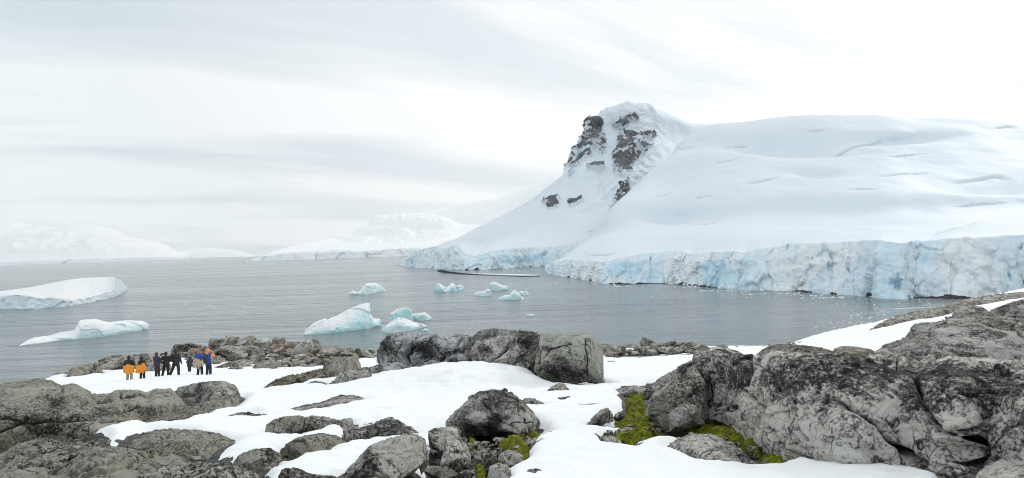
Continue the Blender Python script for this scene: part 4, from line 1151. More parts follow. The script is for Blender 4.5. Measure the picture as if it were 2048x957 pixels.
# brash ice
def brash(count, regions, size, name, label):
    V, Fq = [], []
    for _ in range(count):
        reg = rnd.choice(regions)
        px, py = rnd.uniform(reg[0], reg[1]), rnd.uniform(reg[2], reg[3])
        w = P(px, py, float(dwater(np.array(px), np.array(py))))
        s = size[0] + (size[1] - size[0]) * rnd.random() ** 3
        n = rnd.randint(5, 8); a0 = rnd.random() * 6.28
        i = len(V)
        ring = [(w[0] + s * rnd.uniform(.6, 1.2) * math.cos(a0 + k * 6.283 / n), w[1] + s * rnd.uniform(.5, 1) * math.sin(a0 + k * 6.283 / n)) for k in range(n)]
        for x, y in ring: V.append((x, y, -.2))
        for x, y in ring: V.append((x * .8 + w[0] * .2, y * .8 + w[1] * .2, s * rnd.uniform(.15, .4)))
        V.append((w[0], w[1], s * .4))
        for k in range(n):
            k2 = (k + 1) % n
            Fq.append((i + k, i + k2, i + n + k2)); Fq.append((i + k, i + n + k2, i + n + k)); Fq.append((i + n + k, i + n + k2, i + 2 * n))
    o = add_obj(name, V, np.array(Fq), M_FLOE, base=False, smooth=False)
    tag(o, label, 'brash ice', None, 'stuff')


brash(320, [(1640, 1860, 600, 650), (1680, 1820, 606, 640), (1620, 1760, 640, 668), (1280, 1560, 576, 600), (1560, 1760, 588, 602)], (.10, .42), 'brash_ice', 'scattered bits of brash ice glinting on the bay below the glacier wall')
brash(420, [(1105, 1215, 555, 570), (1215, 1330, 570, 574), (1330, 1400, 572, 577), (1400, 1500, 580, 584), (1480, 1600, 586, 590), (1600, 1720, 590, 598), (960, 1060, 541, 545)], (.15, .7), 'brash_ice', 'crumbled ice lining the foot of the glacier wall')

# ------------------------------------------------------------------ mountains
def landform(name, label, rows, seg, mat, cliff_rows, amp_cliff, wl_cliff, amp_snow, wl_snow, nu=420, rockpolys=None, crev=(), blues=(), shades=(), rough=None):
    """rows: (line in the photograph, distance or list of distances, arc?)"""
    K = []
    for line, d, arc in rows:
        x, y = curve(line, nu, arc)
        if d is None: dd = dwater(x, y)
        elif callable(d): dd = d(x, y)
        else: dd = np.interp(np.linspace(0, 1, nu), np.linspace(0, 1, len(d)), d)
        K.append(P(x, y, dd))
    K[0][:, 2] = 0.0; K.insert(0, K[0] - [0, 4, 6.0])
    back = K[-1] + (K[-1] - [0, 0, CAMZ]) * [.25, .25, 0]; back[:, 2] = np.maximum(K[-1][:, 2] * .55, -5)
    K.append(back)
    K = np.array(K)
    K[1 if K[0][:, 2].max() < -1 else 0][:, 2] = 0.0
    ker = np.hanning(max(9, nu // 14) | 1); ker /= ker.sum(); hw = len(ker) // 2
    for k in range(cliff_rows + 1, len(K) - 2):
        for a_ in range(3):
            v_ = K[k][:, a_]; pad = np.concatenate([2 * v_[0] - v_[hw:0:-1], v_, 2 * v_[-1] - v_[-2:-hw - 2:-1]])
            K[k][:, a_] = np.convolve(pad, ker, 'valid')
    tt = np.concatenate([np.linspace(k, k + 1, n, endpoint=False) for k, n in enumerate(seg)] + [[len(K) - 1.0]])
    # straight cliff, smooth snow
    c = cliff_rows
    lin = tt < c
    G = np.zeros((len(tt), nu, 3))
    tl = tt[lin]; r = np.floor(tl).astype(int); f = (tl - r)[:, None, None]
    G[lin] = K[r] * (1 - f) + K[r + 1] * f
    G[~lin] = catmull(K[c:], tt[~lin] - c)
    G = G.transpose(1, 0, 2)
    N = grid_normals(G)
    p = G.reshape(-1, 3); nr = N.reshape(-1, 3)
    T = (np.ones(nu)[:, None] * tt[None]).ravel()
    cl = sstep(c + .10, c - .02, T + .12 * fbm(p / wl_cliff * .6, 3, 21))
    q = p / wl_cliff
    wv = np.stack([fbm(q * .7, 3, 31), fbm(q * .7, 3, 32), fbm(q * .7, 3, 33)], -1)
    fv, fe = facets(q * [1, 1, .42] + wv * .4, 34)
    off = cl * (1 - .65 * sstep(c - .30, c - .02, T)) * amp_cliff * (1.0 * fv + .9 * fbm(q * 1.7 + wv * .4, 5, 35, .58) + .5 * ridged(q * [1.6, 1.6, .5], 3, 36) - .25 * (1 - sstep(0, .1, fe)))
    s = p / wl_snow
    off += (1 - cl) * amp_snow * (fbm(s * [1, .45, 1.6], 4, 41, .45)) * sstep(c, c + .8, T)
    bx, by = project(p)
    jx = bx + 5 * fbm(p / wl_snow * 2.0, 4, 43); jy = by + 5 * fbm(p / wl_snow * 2.0, 4, 44)
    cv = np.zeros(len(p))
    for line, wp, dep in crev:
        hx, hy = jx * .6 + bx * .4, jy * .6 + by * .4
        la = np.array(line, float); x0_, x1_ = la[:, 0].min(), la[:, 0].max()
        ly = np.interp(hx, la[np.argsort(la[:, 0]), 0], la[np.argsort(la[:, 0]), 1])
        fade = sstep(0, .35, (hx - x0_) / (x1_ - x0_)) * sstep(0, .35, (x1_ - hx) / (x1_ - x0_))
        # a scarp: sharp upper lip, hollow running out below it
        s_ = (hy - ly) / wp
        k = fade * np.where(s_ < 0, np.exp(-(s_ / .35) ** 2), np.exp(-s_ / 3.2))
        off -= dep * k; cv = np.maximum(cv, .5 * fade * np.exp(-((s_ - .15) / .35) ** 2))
    for cx, cy, rx, ry, dep in shades:
        k = np.exp(-((bx - cx) / rx) ** 2 - ((by - cy) / ry) ** 2); off += dep * k
    if rough:
        (ax0, ay0, ax1, ay1), ra, rw = rough[:3]; rz_ = rough[3] if len(rough) > 3 else .6
        win = sstep(ax0, ax0 + 60, bx) * sstep(ax1, ax1 - 60, bx) * sstep(ay0, ay0 + 12, by) * sstep(ay1, ay1 - 14, by)
        rr_ = p / rw
        off += win * ra * (ridged(rr_ * [1, .6, 1.4] + .5 * fbm(rr_ * .7, 3, 61)[:, None], 4, 62, .55) - rz_)
    bl = np.zeros(len(p))
    for cx, cy, rx, ry in blues:
        bl = np.maximum(bl, sstep(1.2, .3, np.hypot((jx - cx) / rx, (jy - cy) / ry)))
    p2 = p + nr * off[:, None]
    Fq = grid_faces(nu, len(tt))
    fx = jx[Fq].mean(1); fy = jy[Fq].mean(1)
    body = np.ones(len(Fq), bool); faces_of = []
    for poly, lab in (rockpolys or []):
        rough_edge = 3.0 * fbm(p[Fq[:, 0]] / wl_snow * 6, 4, 47, .7)
        m = (sdist(fx, fy, poly) + 3.6 * rough_edge > 0) & body & (T[Fq].mean(1) > c + .3)
        holes = fbm(p[Fq[:, 0]] / wl_snow * [5, 5, 9], 4, 48, .65) > .13
        m &= ~holes
        faces_of.append((m, lab)); body &= ~m
    rk = np.zeros(len(p))
    for m, _ in faces_of: rk[np.unique(Fq[m])] = 1
    rf, re = facets(p / wl_snow * 4.5, 49)
    p2 = p2 + nr * (rk * (wl_snow * .035 * rf + wl_snow * .03 * ridged(p / wl_snow * [4, 4, 2], 4, 50)))[:, None]
    root = add_obj(name, p2, Fq[body], mat, base=False, attrs={'cliff': cl, 'crev': cv, 'blue': bl * cl})
    tag(root, label, None, None, 'structure')
    for m, lab in faces_of:
        f = Fq[m]
        if len(f) < 4: continue
        used, inv = np.unique(f, return_inverse=True)
        o = add_obj('rock_face', p2[used], inv.reshape(-1, 4), MR['cliff'], parent=root, attrs={'tone': np.zeros(len(used)), 'joint': np.zeros(len(used))})
        o['label'] = lab
    return root


WL_G = [(1097, 546), (1110, 551), (1150, 556), (1190, 564), (1210, 568), (1250, 569), (1300, 567), (1340, 567), (1400, 573), (1450, 577), (1500, 581), (1560, 581), (1600, 583), (1660, 588), (1720, 591), (1760, 597), (1800, 598), (1830, 595), (1900, 597), (1960, 596), (2048, 592), (2150, 597), (2350, 604)]
D_G = lambda x, y: np.interp(x, [q[0] for q in WL_G], dwater(np.array([q[0] for q in WL_G], float), np.array([q[1] for q in WL_G], float)))
landform('glacier', 'huge smooth snow dome of a glacier ending in a long blue-white ice wall on the right',
         [(WL_G, None, False),
          ([(1094, 530), (1110, 525), (1135, 520), (1160, 521), (1185, 521), (1205, 526), (1235, 518), (1270, 511), (1340, 503), (1366, 504), (1380, 510), (1430, 505), (1472, 503), (1490, 507), (1515, 499), (1545, 496), (1575, 492), (1600, 488), (1640, 488), (1690, 485), (1760, 482), (1800, 487), (1850, 485), (1890, 480), (1945, 477), (2000, 474), (2048, 470), (2150, 463), (2350, 452)], lambda x, y: D_G(np.maximum(x, 1097), y) + 9, False),
          ([(1118, 519), (1150, 502), (1250, 488), (1350, 480), (1500, 472), (1700, 464), (1900, 462), (2048, 452), (2350, 440)], lambda x, y: D_G(np.maximum(x, 1105), y) + 70, False),
          ([(1160, 492), (1180, 472), (1300, 452), (1450, 440), (1600, 436), (1800, 438), (2048, 428), (2350, 418)], lambda x, y: D_G(np.maximum(x, 1120), y) + 190, False),
          ([(1190, 458), (1225, 420), (1330, 410), (1450, 395), (1600, 385), (1800, 383), (2048, 372), (2350, 370)], lambda x, y: D_G(np.maximum(x, 1150), y) + 235, False),
          ([(1245, 398), (1285, 365), (1380, 350), (1500, 335), (1650, 328), (1800, 330), (2048, 330), (2350, 330)], lambda x, y: D_G(np.maximum(x, 1200), y) + 330, False),
          ([(1310, 345), (1345, 305), (1430, 295), (1520, 290), (1650, 283), (1800, 282), (2048, 288), (2350, 290)], lambda x, y: D_G(np.maximum(x, 1250), y) + 405, False),
          ([(1370, 285), (1400, 262), (1440, 252), (1500, 248), (1560, 242), (1620, 236), (1680, 234), (1750, 234), (1830, 237), (1900, 239), (1980, 240), (2048, 242), (2150, 246), (2350, 250)], lambda x, y: D_G(np.maximum(x, 1300), y) + 540, False)],
         [2, 60, 34, 40, 40, 44, 36, 44, 10], M_GLAC, 2, 1.5, 9, 6.5, 120, nu=760,
         crev=[([(1420, 330), (1450, 325), (1480, 318)], 1.2, 1.2), ([(1600, 262), (1640, 260), (1690, 257)], 1.1, 1.4), ([(1760, 310), (1820, 306), (1860, 303)], 1.2, 1.2), ([(1900, 420), (1960, 412), (2030, 408)], 1.3, 1.2), ([(1300, 400), (1330, 394), (1350, 385)], 1.0, 1.0), ([(1680, 385), (1720, 381), (1770, 380)], 1.1, 1.0), ([(1440, 285), (1470, 280), (1500, 278)], 1.1, 1.2), ([(1380, 452), (1420, 448), (1450, 440)], 1.0, .8), ([(1480, 372), (1545, 358), (1570, 348)], 1.6, 1.5), ([(1730, 352), (1800, 345), (1880, 340)], 1.5, 1.5), ([(1500, 300), (1560, 292), (1640, 283)], 1.5, 1.2), ([(1560, 306), (1660, 298), (1760, 270), (1860, 266)], 2, 2.0), ([(1980, 256), (2010, 253), (2040, 256)], 1.6, 1.5), ([(1840, 480), (1880, 466), (1940, 455), (1970, 445)], 1.5, 1.0), ([(1590, 350), (1640, 345), (1690, 352)], 1.6, 1.3), ([(1890, 352), (1990, 345), (2040, 352)], 2, 1.6), ([(1380, 400), (1410, 393), (1430, 390)], 1.2, 1.0), ([(1335, 290), (1360, 296), (1400, 285)], 1.5, 1.5), ([(1170, 512), (1215, 508), (1240, 500)], 1.1, .8)],
         blues=[(1440, 555, 46, 26), (1425, 540, 30, 18), (1250, 540, 40, 18), (2030, 474, 14, 5), (1850, 520, 8, 12)],
         shades=[(1560, 285, 110, 14, -15), (1640, 300, 90, 10, -8), (1330, 430, 60, 16, -7), (1960, 365, 110, 16, -11), (1640, 345, 60, 8, -6), (1800, 275, 90, 8, -8)])
WL_P = [(795, 530), (830, 535), (870, 537), (930, 541), (980, 540), (1010, 538), (1060, 534), (1150, 533), (1250, 533), (1460, 533)]
D_P = lambda x, y: np.interp(x, [q[0] for q in WL_P], dwater(np.array([q[0] for q in WL_P], float), np.array([q[1] for q in WL_P], float)))
NUP = 620
SKY_P = [(925, 473), (980, 447), (1030, 420), (1060, 401), (1100, 371), (1140, 345), (1144, 330), (1151, 300), (1165, 284), (1178, 264), (1188, 237), (1203, 225), (1210, 229), (1232, 218), (1262, 212), (1283, 210), (1300, 214), (1340, 229), (1372, 243), (1410, 250), (1480, 254), (1560, 254)]
sx, sy = curve(SKY_P, NUP, True)
cx_, cy_ = curve([(797, 527), (830, 504), (870, 493), (890, 499), (915, 491), (930, 509), (950, 513), (985, 504), (1015, 500), (1050, 496), (1100, 495), (1150, 487), (1250, 482), (1460, 480)], NUP)
def blend(f, dy=0.0):
    x = cx_ * (1 - f) + sx * f; y = cy_ * (1 - f) + sy * f + dy
    return list(zip(x, y))
def rowp(f, dist, dy=0.0):
    x = cx_ * (1 - f) + sx * f; y = cy_ * (1 - f) + sy * f + dy
    return (list(zip(x, y)), dist, 'raw')
_curve0 = curve
def curve(line, nu, arc=False):
    if arc == 'raw' and len(line) == nu:
        a = np.array(line); return a[:, 0], a[:, 1]
    return _curve0(line, nu, arc)
base_d = D_P(np.maximum(cx_, 800), cy_)
dmid = np.interp(sx, [925, 1040, 1140, 1290, 1450], [1100, 1060, 1000, 1040, 1250])
def dp(f): return lambda x, y: (base_d + 12) * (1 - f) + dmid * f
landform('snow_peak', 'steep snow peak with dark rock faces below its summit and an ice front at the sea',
         [(WL_P, None, False),
          (list(zip(cx_, cy_)), lambda x, y: base_d + 12, 'raw'),
          rowp(.16, dp(.20), 3), rowp(.36, dp(.48), 4), rowp(.58, dp(.70), 2), rowp(.80, dp(.86), 0), rowp(1.0, dp(1.0))],
         [2, 46, 40, 60, 70, 80, 70, 8], M_MTN, 2, 2.6, 18, 8.0, 110, nu=NUP,
         rockpolys=[([(1238, 270), (1265, 268), (1298, 266), (1307, 273), (1296, 288), (1279, 311), (1268, 325), (1255, 339), (1240, 352), (1226, 339), (1227, 311), (1233, 284)], 'broad square dark rock face below the summit'),
                    ([(1139, 350), (1146, 325), (1148, 303), (1160, 285), (1173, 267), (1182, 250), (1199, 238), (1209, 240), (1200, 255), (1196, 275), (1196, 299), (1176, 316), (1160, 332)], 'dark rock buttress along the left edge of the peak'),
                    ([(1198, 285), (1214, 282), (1209, 307), (1198, 310)], 'small rock patch in the snow gully'),
                    ([(1224, 250), (1242, 239), (1262, 225), (1273, 235), (1259, 248), (1243, 260)], 'rock band right under the summit'),
                    ([(1237, 368), (1255, 356), (1259, 388), (1243, 406), (1226, 423), (1232, 394)], 'narrow dark rock rib low on the peak'),
                    ([(1090, 402), (1119, 396), (1116, 414), (1101, 419)], 'small dark outcrop low on the left slope'),
                    ([(1134, 398), (1160, 394), (1140, 409)], 'smallest dark outcrop on the left slope'),
                    ([(1165, 352), (1191, 328), (1206, 333), (1196, 356), (1178, 357)], 'broken rock patch below the buttress')],
         rough=((1130, 200, 1345, 440), 6, 50, 1.25), blues=[(1050, 520, 60, 10)], crev=[([(1160, 462), (1190, 455), (1230, 440)], 1.4, 2.0)])
landform('snow_mountain', 'lower snow-covered mountain with a broken icefall, between the sea channel and the steep peak',
         [([(505, 523.5), (560, 521.6), (620, 519.6), (700, 516.9), (760, 514.9), (830, 512.5), (1000, 506.7)], [2300] * 3, False),
          ([(508, 520), (520, 515), (560, 508), (600, 505), (640, 504), (680, 501), (720, 503), (780, 499), (830, 497), (900, 496), (1000, 490)], [2312] * 3, False),
          ([(514, 516), (565, 503), (620, 492), (680, 487), (760, 486), (840, 484), (1000, 478)], [2420, 2450, 2450], False),
          ([(540, 509), (600, 493), (660, 477), (720, 466), (800, 464), (880, 468), (1000, 465)], [2560, 2750, 2800], False),
          ([(560, 502), (620, 487), (680, 472), (705, 460), (735, 441), (760, 435), (800, 431), (840, 428), (880, 433), (920, 448), (960, 452), (1000, 455)], [2700, 3100, 3200], False)],
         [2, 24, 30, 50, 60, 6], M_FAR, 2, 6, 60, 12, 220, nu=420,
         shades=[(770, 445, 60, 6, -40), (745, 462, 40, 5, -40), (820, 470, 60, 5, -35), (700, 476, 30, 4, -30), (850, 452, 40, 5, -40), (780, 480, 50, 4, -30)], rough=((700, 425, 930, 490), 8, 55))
landform('back_ridge', 'pale far snow ridge fading into the cloud behind the steep peak',
         [([(780, 490), (900, 480), (1050, 470), (1250, 465)], [4300] * 3, False), ([(780, 462), (860, 440), (930, 425), (1250, 420)], [4600] * 3, False),
          ([(790, 440), (830, 428), (900, 414), (1000, 396), (1050, 380), (1110, 356), (1250, 340)], [5000] * 3, False)],
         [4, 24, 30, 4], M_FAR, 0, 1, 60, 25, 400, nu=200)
landform('far_mountains', 'long low range of pale snow mountains across the sound at the left',
         [([(-300, 540.5), (0, 530.3), (150, 525.2), (280, 521), (380, 517.2)], [7200] * 3, False),
          ([(-300, 535), (0, 524), (150, 519), (280, 515), (380, 514)], [7230] * 3, False),
          ([(-300, 505), (0, 500), (100, 494), (180, 492), (280, 502), (380, 512)], [7600] * 3, False),
          ([(-300, 470), (-100, 460), (0, 458), (60, 459), (110, 461), (190, 464), (235, 472), (260, 482), (300, 490), (340, 502), (380, 513.5)], [8600] * 3, False)],
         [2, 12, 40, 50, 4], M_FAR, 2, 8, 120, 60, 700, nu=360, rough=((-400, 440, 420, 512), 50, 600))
landform('far_hills', 'faint low snow hills on the horizon left of centre',
         [([(330, 518.4), (430, 515), (510, 512.3)], [9500] * 2, False), ([(330, 508), (380, 502), (425, 498), (460, 499), (490, 505), (510, 511)], [10200] * 2, False)],
         [2, 24, 4], M_FAR, 0, 1, 300, 30, 700, nu=120)


# dark tide line of rocks along the foot of the ice
def tide_line(line, hmin, hmax, seed, label, gaps=.0):
    nu = 500
    x, y = curve(line, nu); d = dwater(x, y)
    b = P(x, y, d)
    q = b / 9.0
    g = fbm(q, 4, seed); hgt = hmin + (hmax - hmin) * np.clip(g * 1.6 + .35, 0, 1) ** 1.6
    hgt = np.where(fbm(q * .35, 3, seed + 1) < gaps, -.4, hgt)
    rows = []
    for off, k in ((-3.2, -.6), (-2.4, .35), (-1.4, .9), (0, 1.0), (6, 1.0), (9, -.6)):
        r = b.copy(); r[:, 1] += off + (1.2 * fbm(q * 3, 3, seed + 3) if off < 0 else 0); r[:, 2] = k * hgt if k > 0 else k
        rows.append(r)
    G = np.array(rows).transpose(1, 0, 2)
    o = add_obj('shore_rocks', G.reshape(-1, 3), grid_faces(nu, len(rows)), M_BLACK, base=False, attrs={'tone': np.zeros(nu * len(rows)), 'joint': np.zeros(nu * len(rows))})
    tag(o, label, None, None, 'structure')


tide_line(WL_G[:-2], .15, 1.3, 5, 'black wet rocks in a thin line along the foot of the glacier wall', -.12)
tide_line(WL_P[:8], .3, 2.4, 15, 'black wet rocks along the water line of the snow peak', -.05)

# ------------------------------------------------------------------ people
def capsule(bm, a, b, ra, rb, seg=10):
    a, b = Vector(a), Vector(b); ax = b - a
    L = ax.length
    rot = ax.to_track_quat('Z', 'Y').to_matrix().to_4x4() if L > 1e-6 else Matrix()
    for c, r in ((a, ra), (b, rb)):
        bmesh.ops.create_uvsphere(bm, u_segments=seg, v_segments=max(6, seg - 2), radius=r, matrix=Matrix.Translation(c))
    if L > 1e-6:
        bmesh.ops.create_cone(bm, cap_ends=True, segments=seg, radius1=ra, radius2=rb, depth=L, matrix=Matrix.Translation((a + b) / 2) @ rot)


def ball(bm, c, r, s=(1, 1, 1)):
    bmesh.ops.create_uvsphere(bm, u_segments=14, v_segments=10, radius=r, matrix=Matrix.Translation(c) @ Matrix.Diagonal((*s, 1)))


def fused(name, bm, mat, parent, voxel=.014, smooth=4):
    """one continuous surface grown round the limbs"""
    me = bpy.data.meshes.new(name); bm.to_mesh(me); bm.free()
    o = bpy.data.objects.new('grow', me); COL.objects.link(o)
    r = o.modifiers.new('r', 'REMESH'); r.mode = 'VOXEL'; r.voxel_size = voxel
    if smooth:
        s = o.modifiers.new('s', 'SMOOTH'); s.iterations = smooth; s.factor = .5
    dg = bpy.context.evaluated_depsgraph_get()
    out = bpy.data.meshes.new_from_object(o.evaluated_get(dg)); out.name = name
    out.polygons.foreach_set('use_smooth', np.ones(len(out.polygons), bool))
    bpy.data.objects.remove(o); bpy.data.meshes.remove(me)
    return link(name, out, mat, parent)


CLOTH = {k: plain(k, c) for k, c in {
    'black_cloth': (.012, .011, .013), 'charcoal_cloth': (.022, .018, .020), 'plum_cloth': (.035, .022, .055), 'navy_cloth': (.018, .02, .06), 'blue_cloth': (.03, .065, .30), 'orange_cloth': (.75, .26, .015),
    'peach_cloth': (.72, .30, .10), 'khaki_cloth': (.27, .25, .21), 'tan_cloth': (.42, .36, .26), 'skin': (.45, .27, .20), 'brown_hair': (.09, .045, .025), 'fair_hair': (.25, .17, .10), 'boot_rubber': (.015, .014, .014), 'pack_cloth': (.035, .03, .032), 'steel': (.35, .36, .38)}.items()}


def person(px, py, top, label, jacket, trousers, head='hat', headmat='black_cloth', arms='front', rz=0.0, stance=((-.11, 0), (.11, .04)), lean=0.0, extras=(), sleeves=None, gap=0.0, d=None):
    d = float(ground_d(np.array(float(px)), np.array(float(py)))) if d is None else d
    w = P(px, py, d)
    z = float(ground_z(np.array([w[0]]), np.array([w[1]]))[0]) + .02
    _, y1 = project(np.array([[w[0], w[1], w[2] + 1.0]]))
    scale = (py - top) / float(py - y1[0]) / 1.80
    root = empty('person', (w[0], w[1], z), rz); root.scale = (scale,) * 3
    tag(root, label, 'person', 'walkers standing on the snow')
    hipz = .93
    H = [Vector((-.10, 0, hipz)), Vector((.10, 0, hipz))]
    A = [Vector((stance[0][0], stance[0][1], .09)), Vector((stance[1][0], stance[1][1], .09))]
    Kn = [(H[i] + A[i]) / 2 + Vector((0, .05, .03)) for i in (0, 1)]
    def up(x, y, zz): return Vector((x, y + lean * (zz - hipz), hipz + (zz - hipz) * math.cos(min(1.2, lean))))
    sh = [up(-.20, 0, 1.43), up(.20, 0, 1.43)]
    poses = {'front': ((-.29, .10, 1.15), (-.10, .30, 1.18)), 'camera': ((-.30, .22, 1.30), (-.09, .30, 1.56)), 'down': ((-.29, -.02, 1.14), (-.30, .10, .90)), 'hip': ((-.40, -.06, 1.16), (-.20, .05, 1.00)), 'pole': ((-.31, .05, 1.15), (-.33, .26, 1.08))}
    hands = []
    el, wr = [], []
    for i, sgn in ((0, 1), (1, -1)):
        pa = poses[arms if isinstance(arms, str) else arms[i]]
        el.append(up(sgn * pa[0][0], pa[0][1], pa[0][2])); wr.append(up(sgn * pa[1][0], pa[1][1], pa[1][2]))
    neck = up(0, 0, 1.50); hc = up(0, .03, 1.66)
    bm = bmesh.new()
    capsule(bm, (0, 0, .95), up(0, 0, 1.20), .135, .13); capsule(bm, up(0, 0, 1.2), up(0, 0, 1.40), .13, .14)
    capsule(bm, sh[0], sh[1], .06, .06); capsule(bm, neck - Vector((0, 0, .08)), hc, .058, .055)
    ball(bm, hc, .112, (.82, .98, 1.12)); ball(bm, hc + Vector((0, .05, -.06)), .07, (.85, .9, .9))
    ball(bm, hc + Vector((0, .112, -.015)), .022, (.7, 1, 1.2))
    for sgn in (-1, 1):
        ball(bm, hc + Vector((sgn * .093, 0, -.01)), .026, (.5, .9, 1.3)); ball(bm, hc + Vector((sgn * .036, .098, .015)), .014)
    ball(bm, hc + Vector((0, .10, -.058)), .02, (1.4, .6, .5))
    for i in (0, 1):
        capsule(bm, H[i], Kn[i], .085, .058); capsule(bm, Kn[i], A[i], .056, .04)
        capsule(bm, A[i] - Vector((0, .04, .04)), A[i] + Vector((0, .16, -.055)), .04, .032)
        capsule(bm, sh[i], el[i], .05, .04); capsule(bm, el[i], wr[i], .038, .028)
        dirv = (wr[i] - el[i]).normalized(); side = dirv.cross(Vector((0, 0, 1)))
        side = side.normalized() if side.length > .1 else Vector((0, 1, 0))
        palm = wr[i] + dirv * .05; capsule(bm, wr[i], palm, .028, .034)
        curl = Vector((0, 0, -1)) if abs(dirv.z) < .8 else Vector((0, 1, 0))
        for k, ln in enumerate((.062, .075, .080, .072)):
            b0 = palm + side * ((k - 1.5) * .019); b1 = b0 + dirv * ln * .6; b2 = b1 + dirv * ln * .3 + curl * ln * .4
            capsule(bm, b0, b1, .0105, .0095, 6); capsule(bm, b1, b2, .0095, .0085, 6)
        t0 = palm - side * .03; t1 = t0 - side * .03 + dirv * .025; capsule(bm, t0, t1, .012, .010, 6); capsule(bm, t1, t1 + dirv * .03, .010, .009, 6)
    fused('person_body', bm, CLOTH['skin'], root, .009, 2)
    # clothes
    bm = bmesh.new()
    capsule(bm, (0, 0, .90), up(0, 0, 1.15), .175, .165); capsule(bm, up(0, 0, 1.15), up(0, 0, 1.38), .165, .175)
    capsule(bm, sh[0], sh[1], .095, .095); capsule(bm, up(0, 0, 1.42), up(0, 0, 1.52), .10, .085)
    for sgn in (-1, 1): ball(bm, up(sgn * .1, 0, 1.1), .14); ball(bm, up(sgn * .09, 0, .95), .13)
    if sleeves is None:
        for i in (0, 1): capsule(bm, sh[i], el[i], .085, .07); capsule(bm, el[i], el[i] + (wr[i] - el[i]) * .92, .068, .05)
    jk = fused('jacket', bm, CLOTH[jacket], root, .018)
    if sleeves:
        for i in (0, 1):
            bm = bmesh.new(); capsule(bm, sh[i], el[i], .09, .075); capsule(bm, el[i], el[i] + (wr[i] - el[i]) * .92, .073, .052)
            fused('sleeve', bm, CLOTH[sleeves], root, .018)
    bm = bmesh.new(); capsule(bm, H[0], H[1], .125, .125)
    for i in (0, 1): capsule(bm, H[i], Kn[i], .118, .095); capsule(bm, Kn[i], A[i] + Vector((0, 0, .03)), .092, .078)
    fused('trousers', bm, CLOTH[trousers], root, .018)
    for i in (0, 1):
        bm = bmesh.new(); a = A[i]
        capsule(bm, a + Vector((0, -.02, .10)), a + Vector((0, -.03, -.03)), .065, .06); capsule(bm, a + Vector((0, -.03, -.04)), a + Vector((0, .17, -.05)), .052, .045)
        fused('boot', bm, CLOTH['boot_rubber'], root, .015)
    bm = bmesh.new()
    if head == 'hat':
        ball(bm, hc + Vector((0, -.005, .045)), .122, (.92, 1.02, .82)); capsule(bm, hc + Vector((-.09, -.02, .03)), hc + Vector((.09, -.02, .03)), .045, .045); ball(bm, hc + Vector((0, -.03, .0)), .112, (.9, .85, .9))
        ball(bm, hc + Vector((0, 0, .15)), .03)
        fused('hat', bm, CLOTH[headmat], root, .014)
    elif head == 'hood':
        ball(bm, hc + Vector((0, -.03, .02)), .15, (.95, .95, 1.08)); capsule(bm, hc + Vector((0, -.06, -.10)), up(0, -.06, 1.48), .10, .11)
        fused('hood', bm, CLOTH[headmat], root, .016)
    else:
        ball(bm, hc + Vector((0, -.02, .02)), .128, (.92, .95, 1.08)); capsule(bm, hc + Vector((0, -.06, -.05)), hc + Vector((0, -.06, -.16)), .085, .06)
        fused('hair', bm, CLOTH[headmat], root, .014)
    for ex in extras:
        if ex[0] == 'tied':
            bm = bmesh.new(); n = 14; rr = random.Random(px)
            for k in range(n):
                a0, a1 = 6.283 * k / n, 6.283 * (k + 1) / n
                capsule(bm, (.215 * math.cos(a0), .19 * math.sin(a0), .99 + .05 + .03 * math.sin(3 * a0)), (.215 * math.cos(a1), .19 * math.sin(a1), .99 + .05 + .03 * math.sin(3 * a1)), .085, .085, 8)
            for k in range(7):                      # the body of the jacket hangs in folds behind
                x = -.22 + .073 * k + rr.uniform(-.03, .03); yb = -.19 + .03 * abs(k - 3) * .5
                capsule(bm, (x, yb, rr.uniform(1.02, 1.18)), (x * 1.05 + rr.uniform(-.05, .05), yb - .05, rr.uniform(.58, .86)), .075, rr.uniform(.03, .065), 8)
            for sgn in (-1, 1): capsule(bm, (sgn * .23, .02, .98), (sgn * .29, -.02, .70 + rr.uniform(-.05, .08)), .085, .07, 8)
            ball(bm, (rr.uniform(-.05, .05), -.23, 1.16), .13, (1.5, .7, .8))
            fused('tied_jacket', bm, CLOTH[ex[1]], root, .02, 3)
        elif ex[0] == 'pack':
            bm = bmesh.new()
            for sx_ in (-1, 1): capsule(bm, (sx_ * .085, -.25, 1.0), (sx_ * .085, -.25, 1.34), .10, .09)
            capsule(bm, (0, -.33, 1.02), (0, -.32, 1.18), .09, .08); ball(bm, (0, -.25, 1.42), .06, (1.6, .8, .6))
            bp = bmesh_obj = fused('backpack', bm, CLOTH[ex[1]], root, .018)
            tag(bp, 'dark backpack')
        elif ex[0] == 'bag':
            bm = bmesh.new(); capsule(bm, (.13, -.26, 1.02), (.30, -.2, 1.08), .14, .16); capsule(bm, (.26, -.22, 1.18), (.22, -.22, .88), .15, .12); ball(bm, (.28, -.24, 1.28), .11)
            fused('waist_bag', bm, CLOTH[ex[1]], root, .02)
        elif ex[0] == 'pole':
            pole = empty('trekking_pole', (0, 0, 0)); pole.matrix_world = Matrix.Translation((w[0], w[1], z)) @ Matrix.Rotation(rz, 4, 'Z') @ Matrix.Diagonal((scale, scale, scale, 1))
            tag(pole, ex[1], 'trekking pole')
            hd = wr[1] + Vector((0, .06, .03)); tip = Vector((hd.x + .20, hd.y + .03, 0.0))
            bm = bmesh.new(); capsule(bm, hd, tip, .010, .007, 8); me = bpy.data.meshes.new('shaft'); bm.to_mesh(me); bm.free(); link('shaft', me, CLOTH['steel'], pole)
            bm = bmesh.new(); capsule(bm, hd, hd + (hd - tip).normalized() * .12, .018, .02, 8); me = bpy.data.meshes.new('grip'); bm.to_mesh(me); bm.free(); link('grip', me, CLOTH['boot_rubber'], pole)
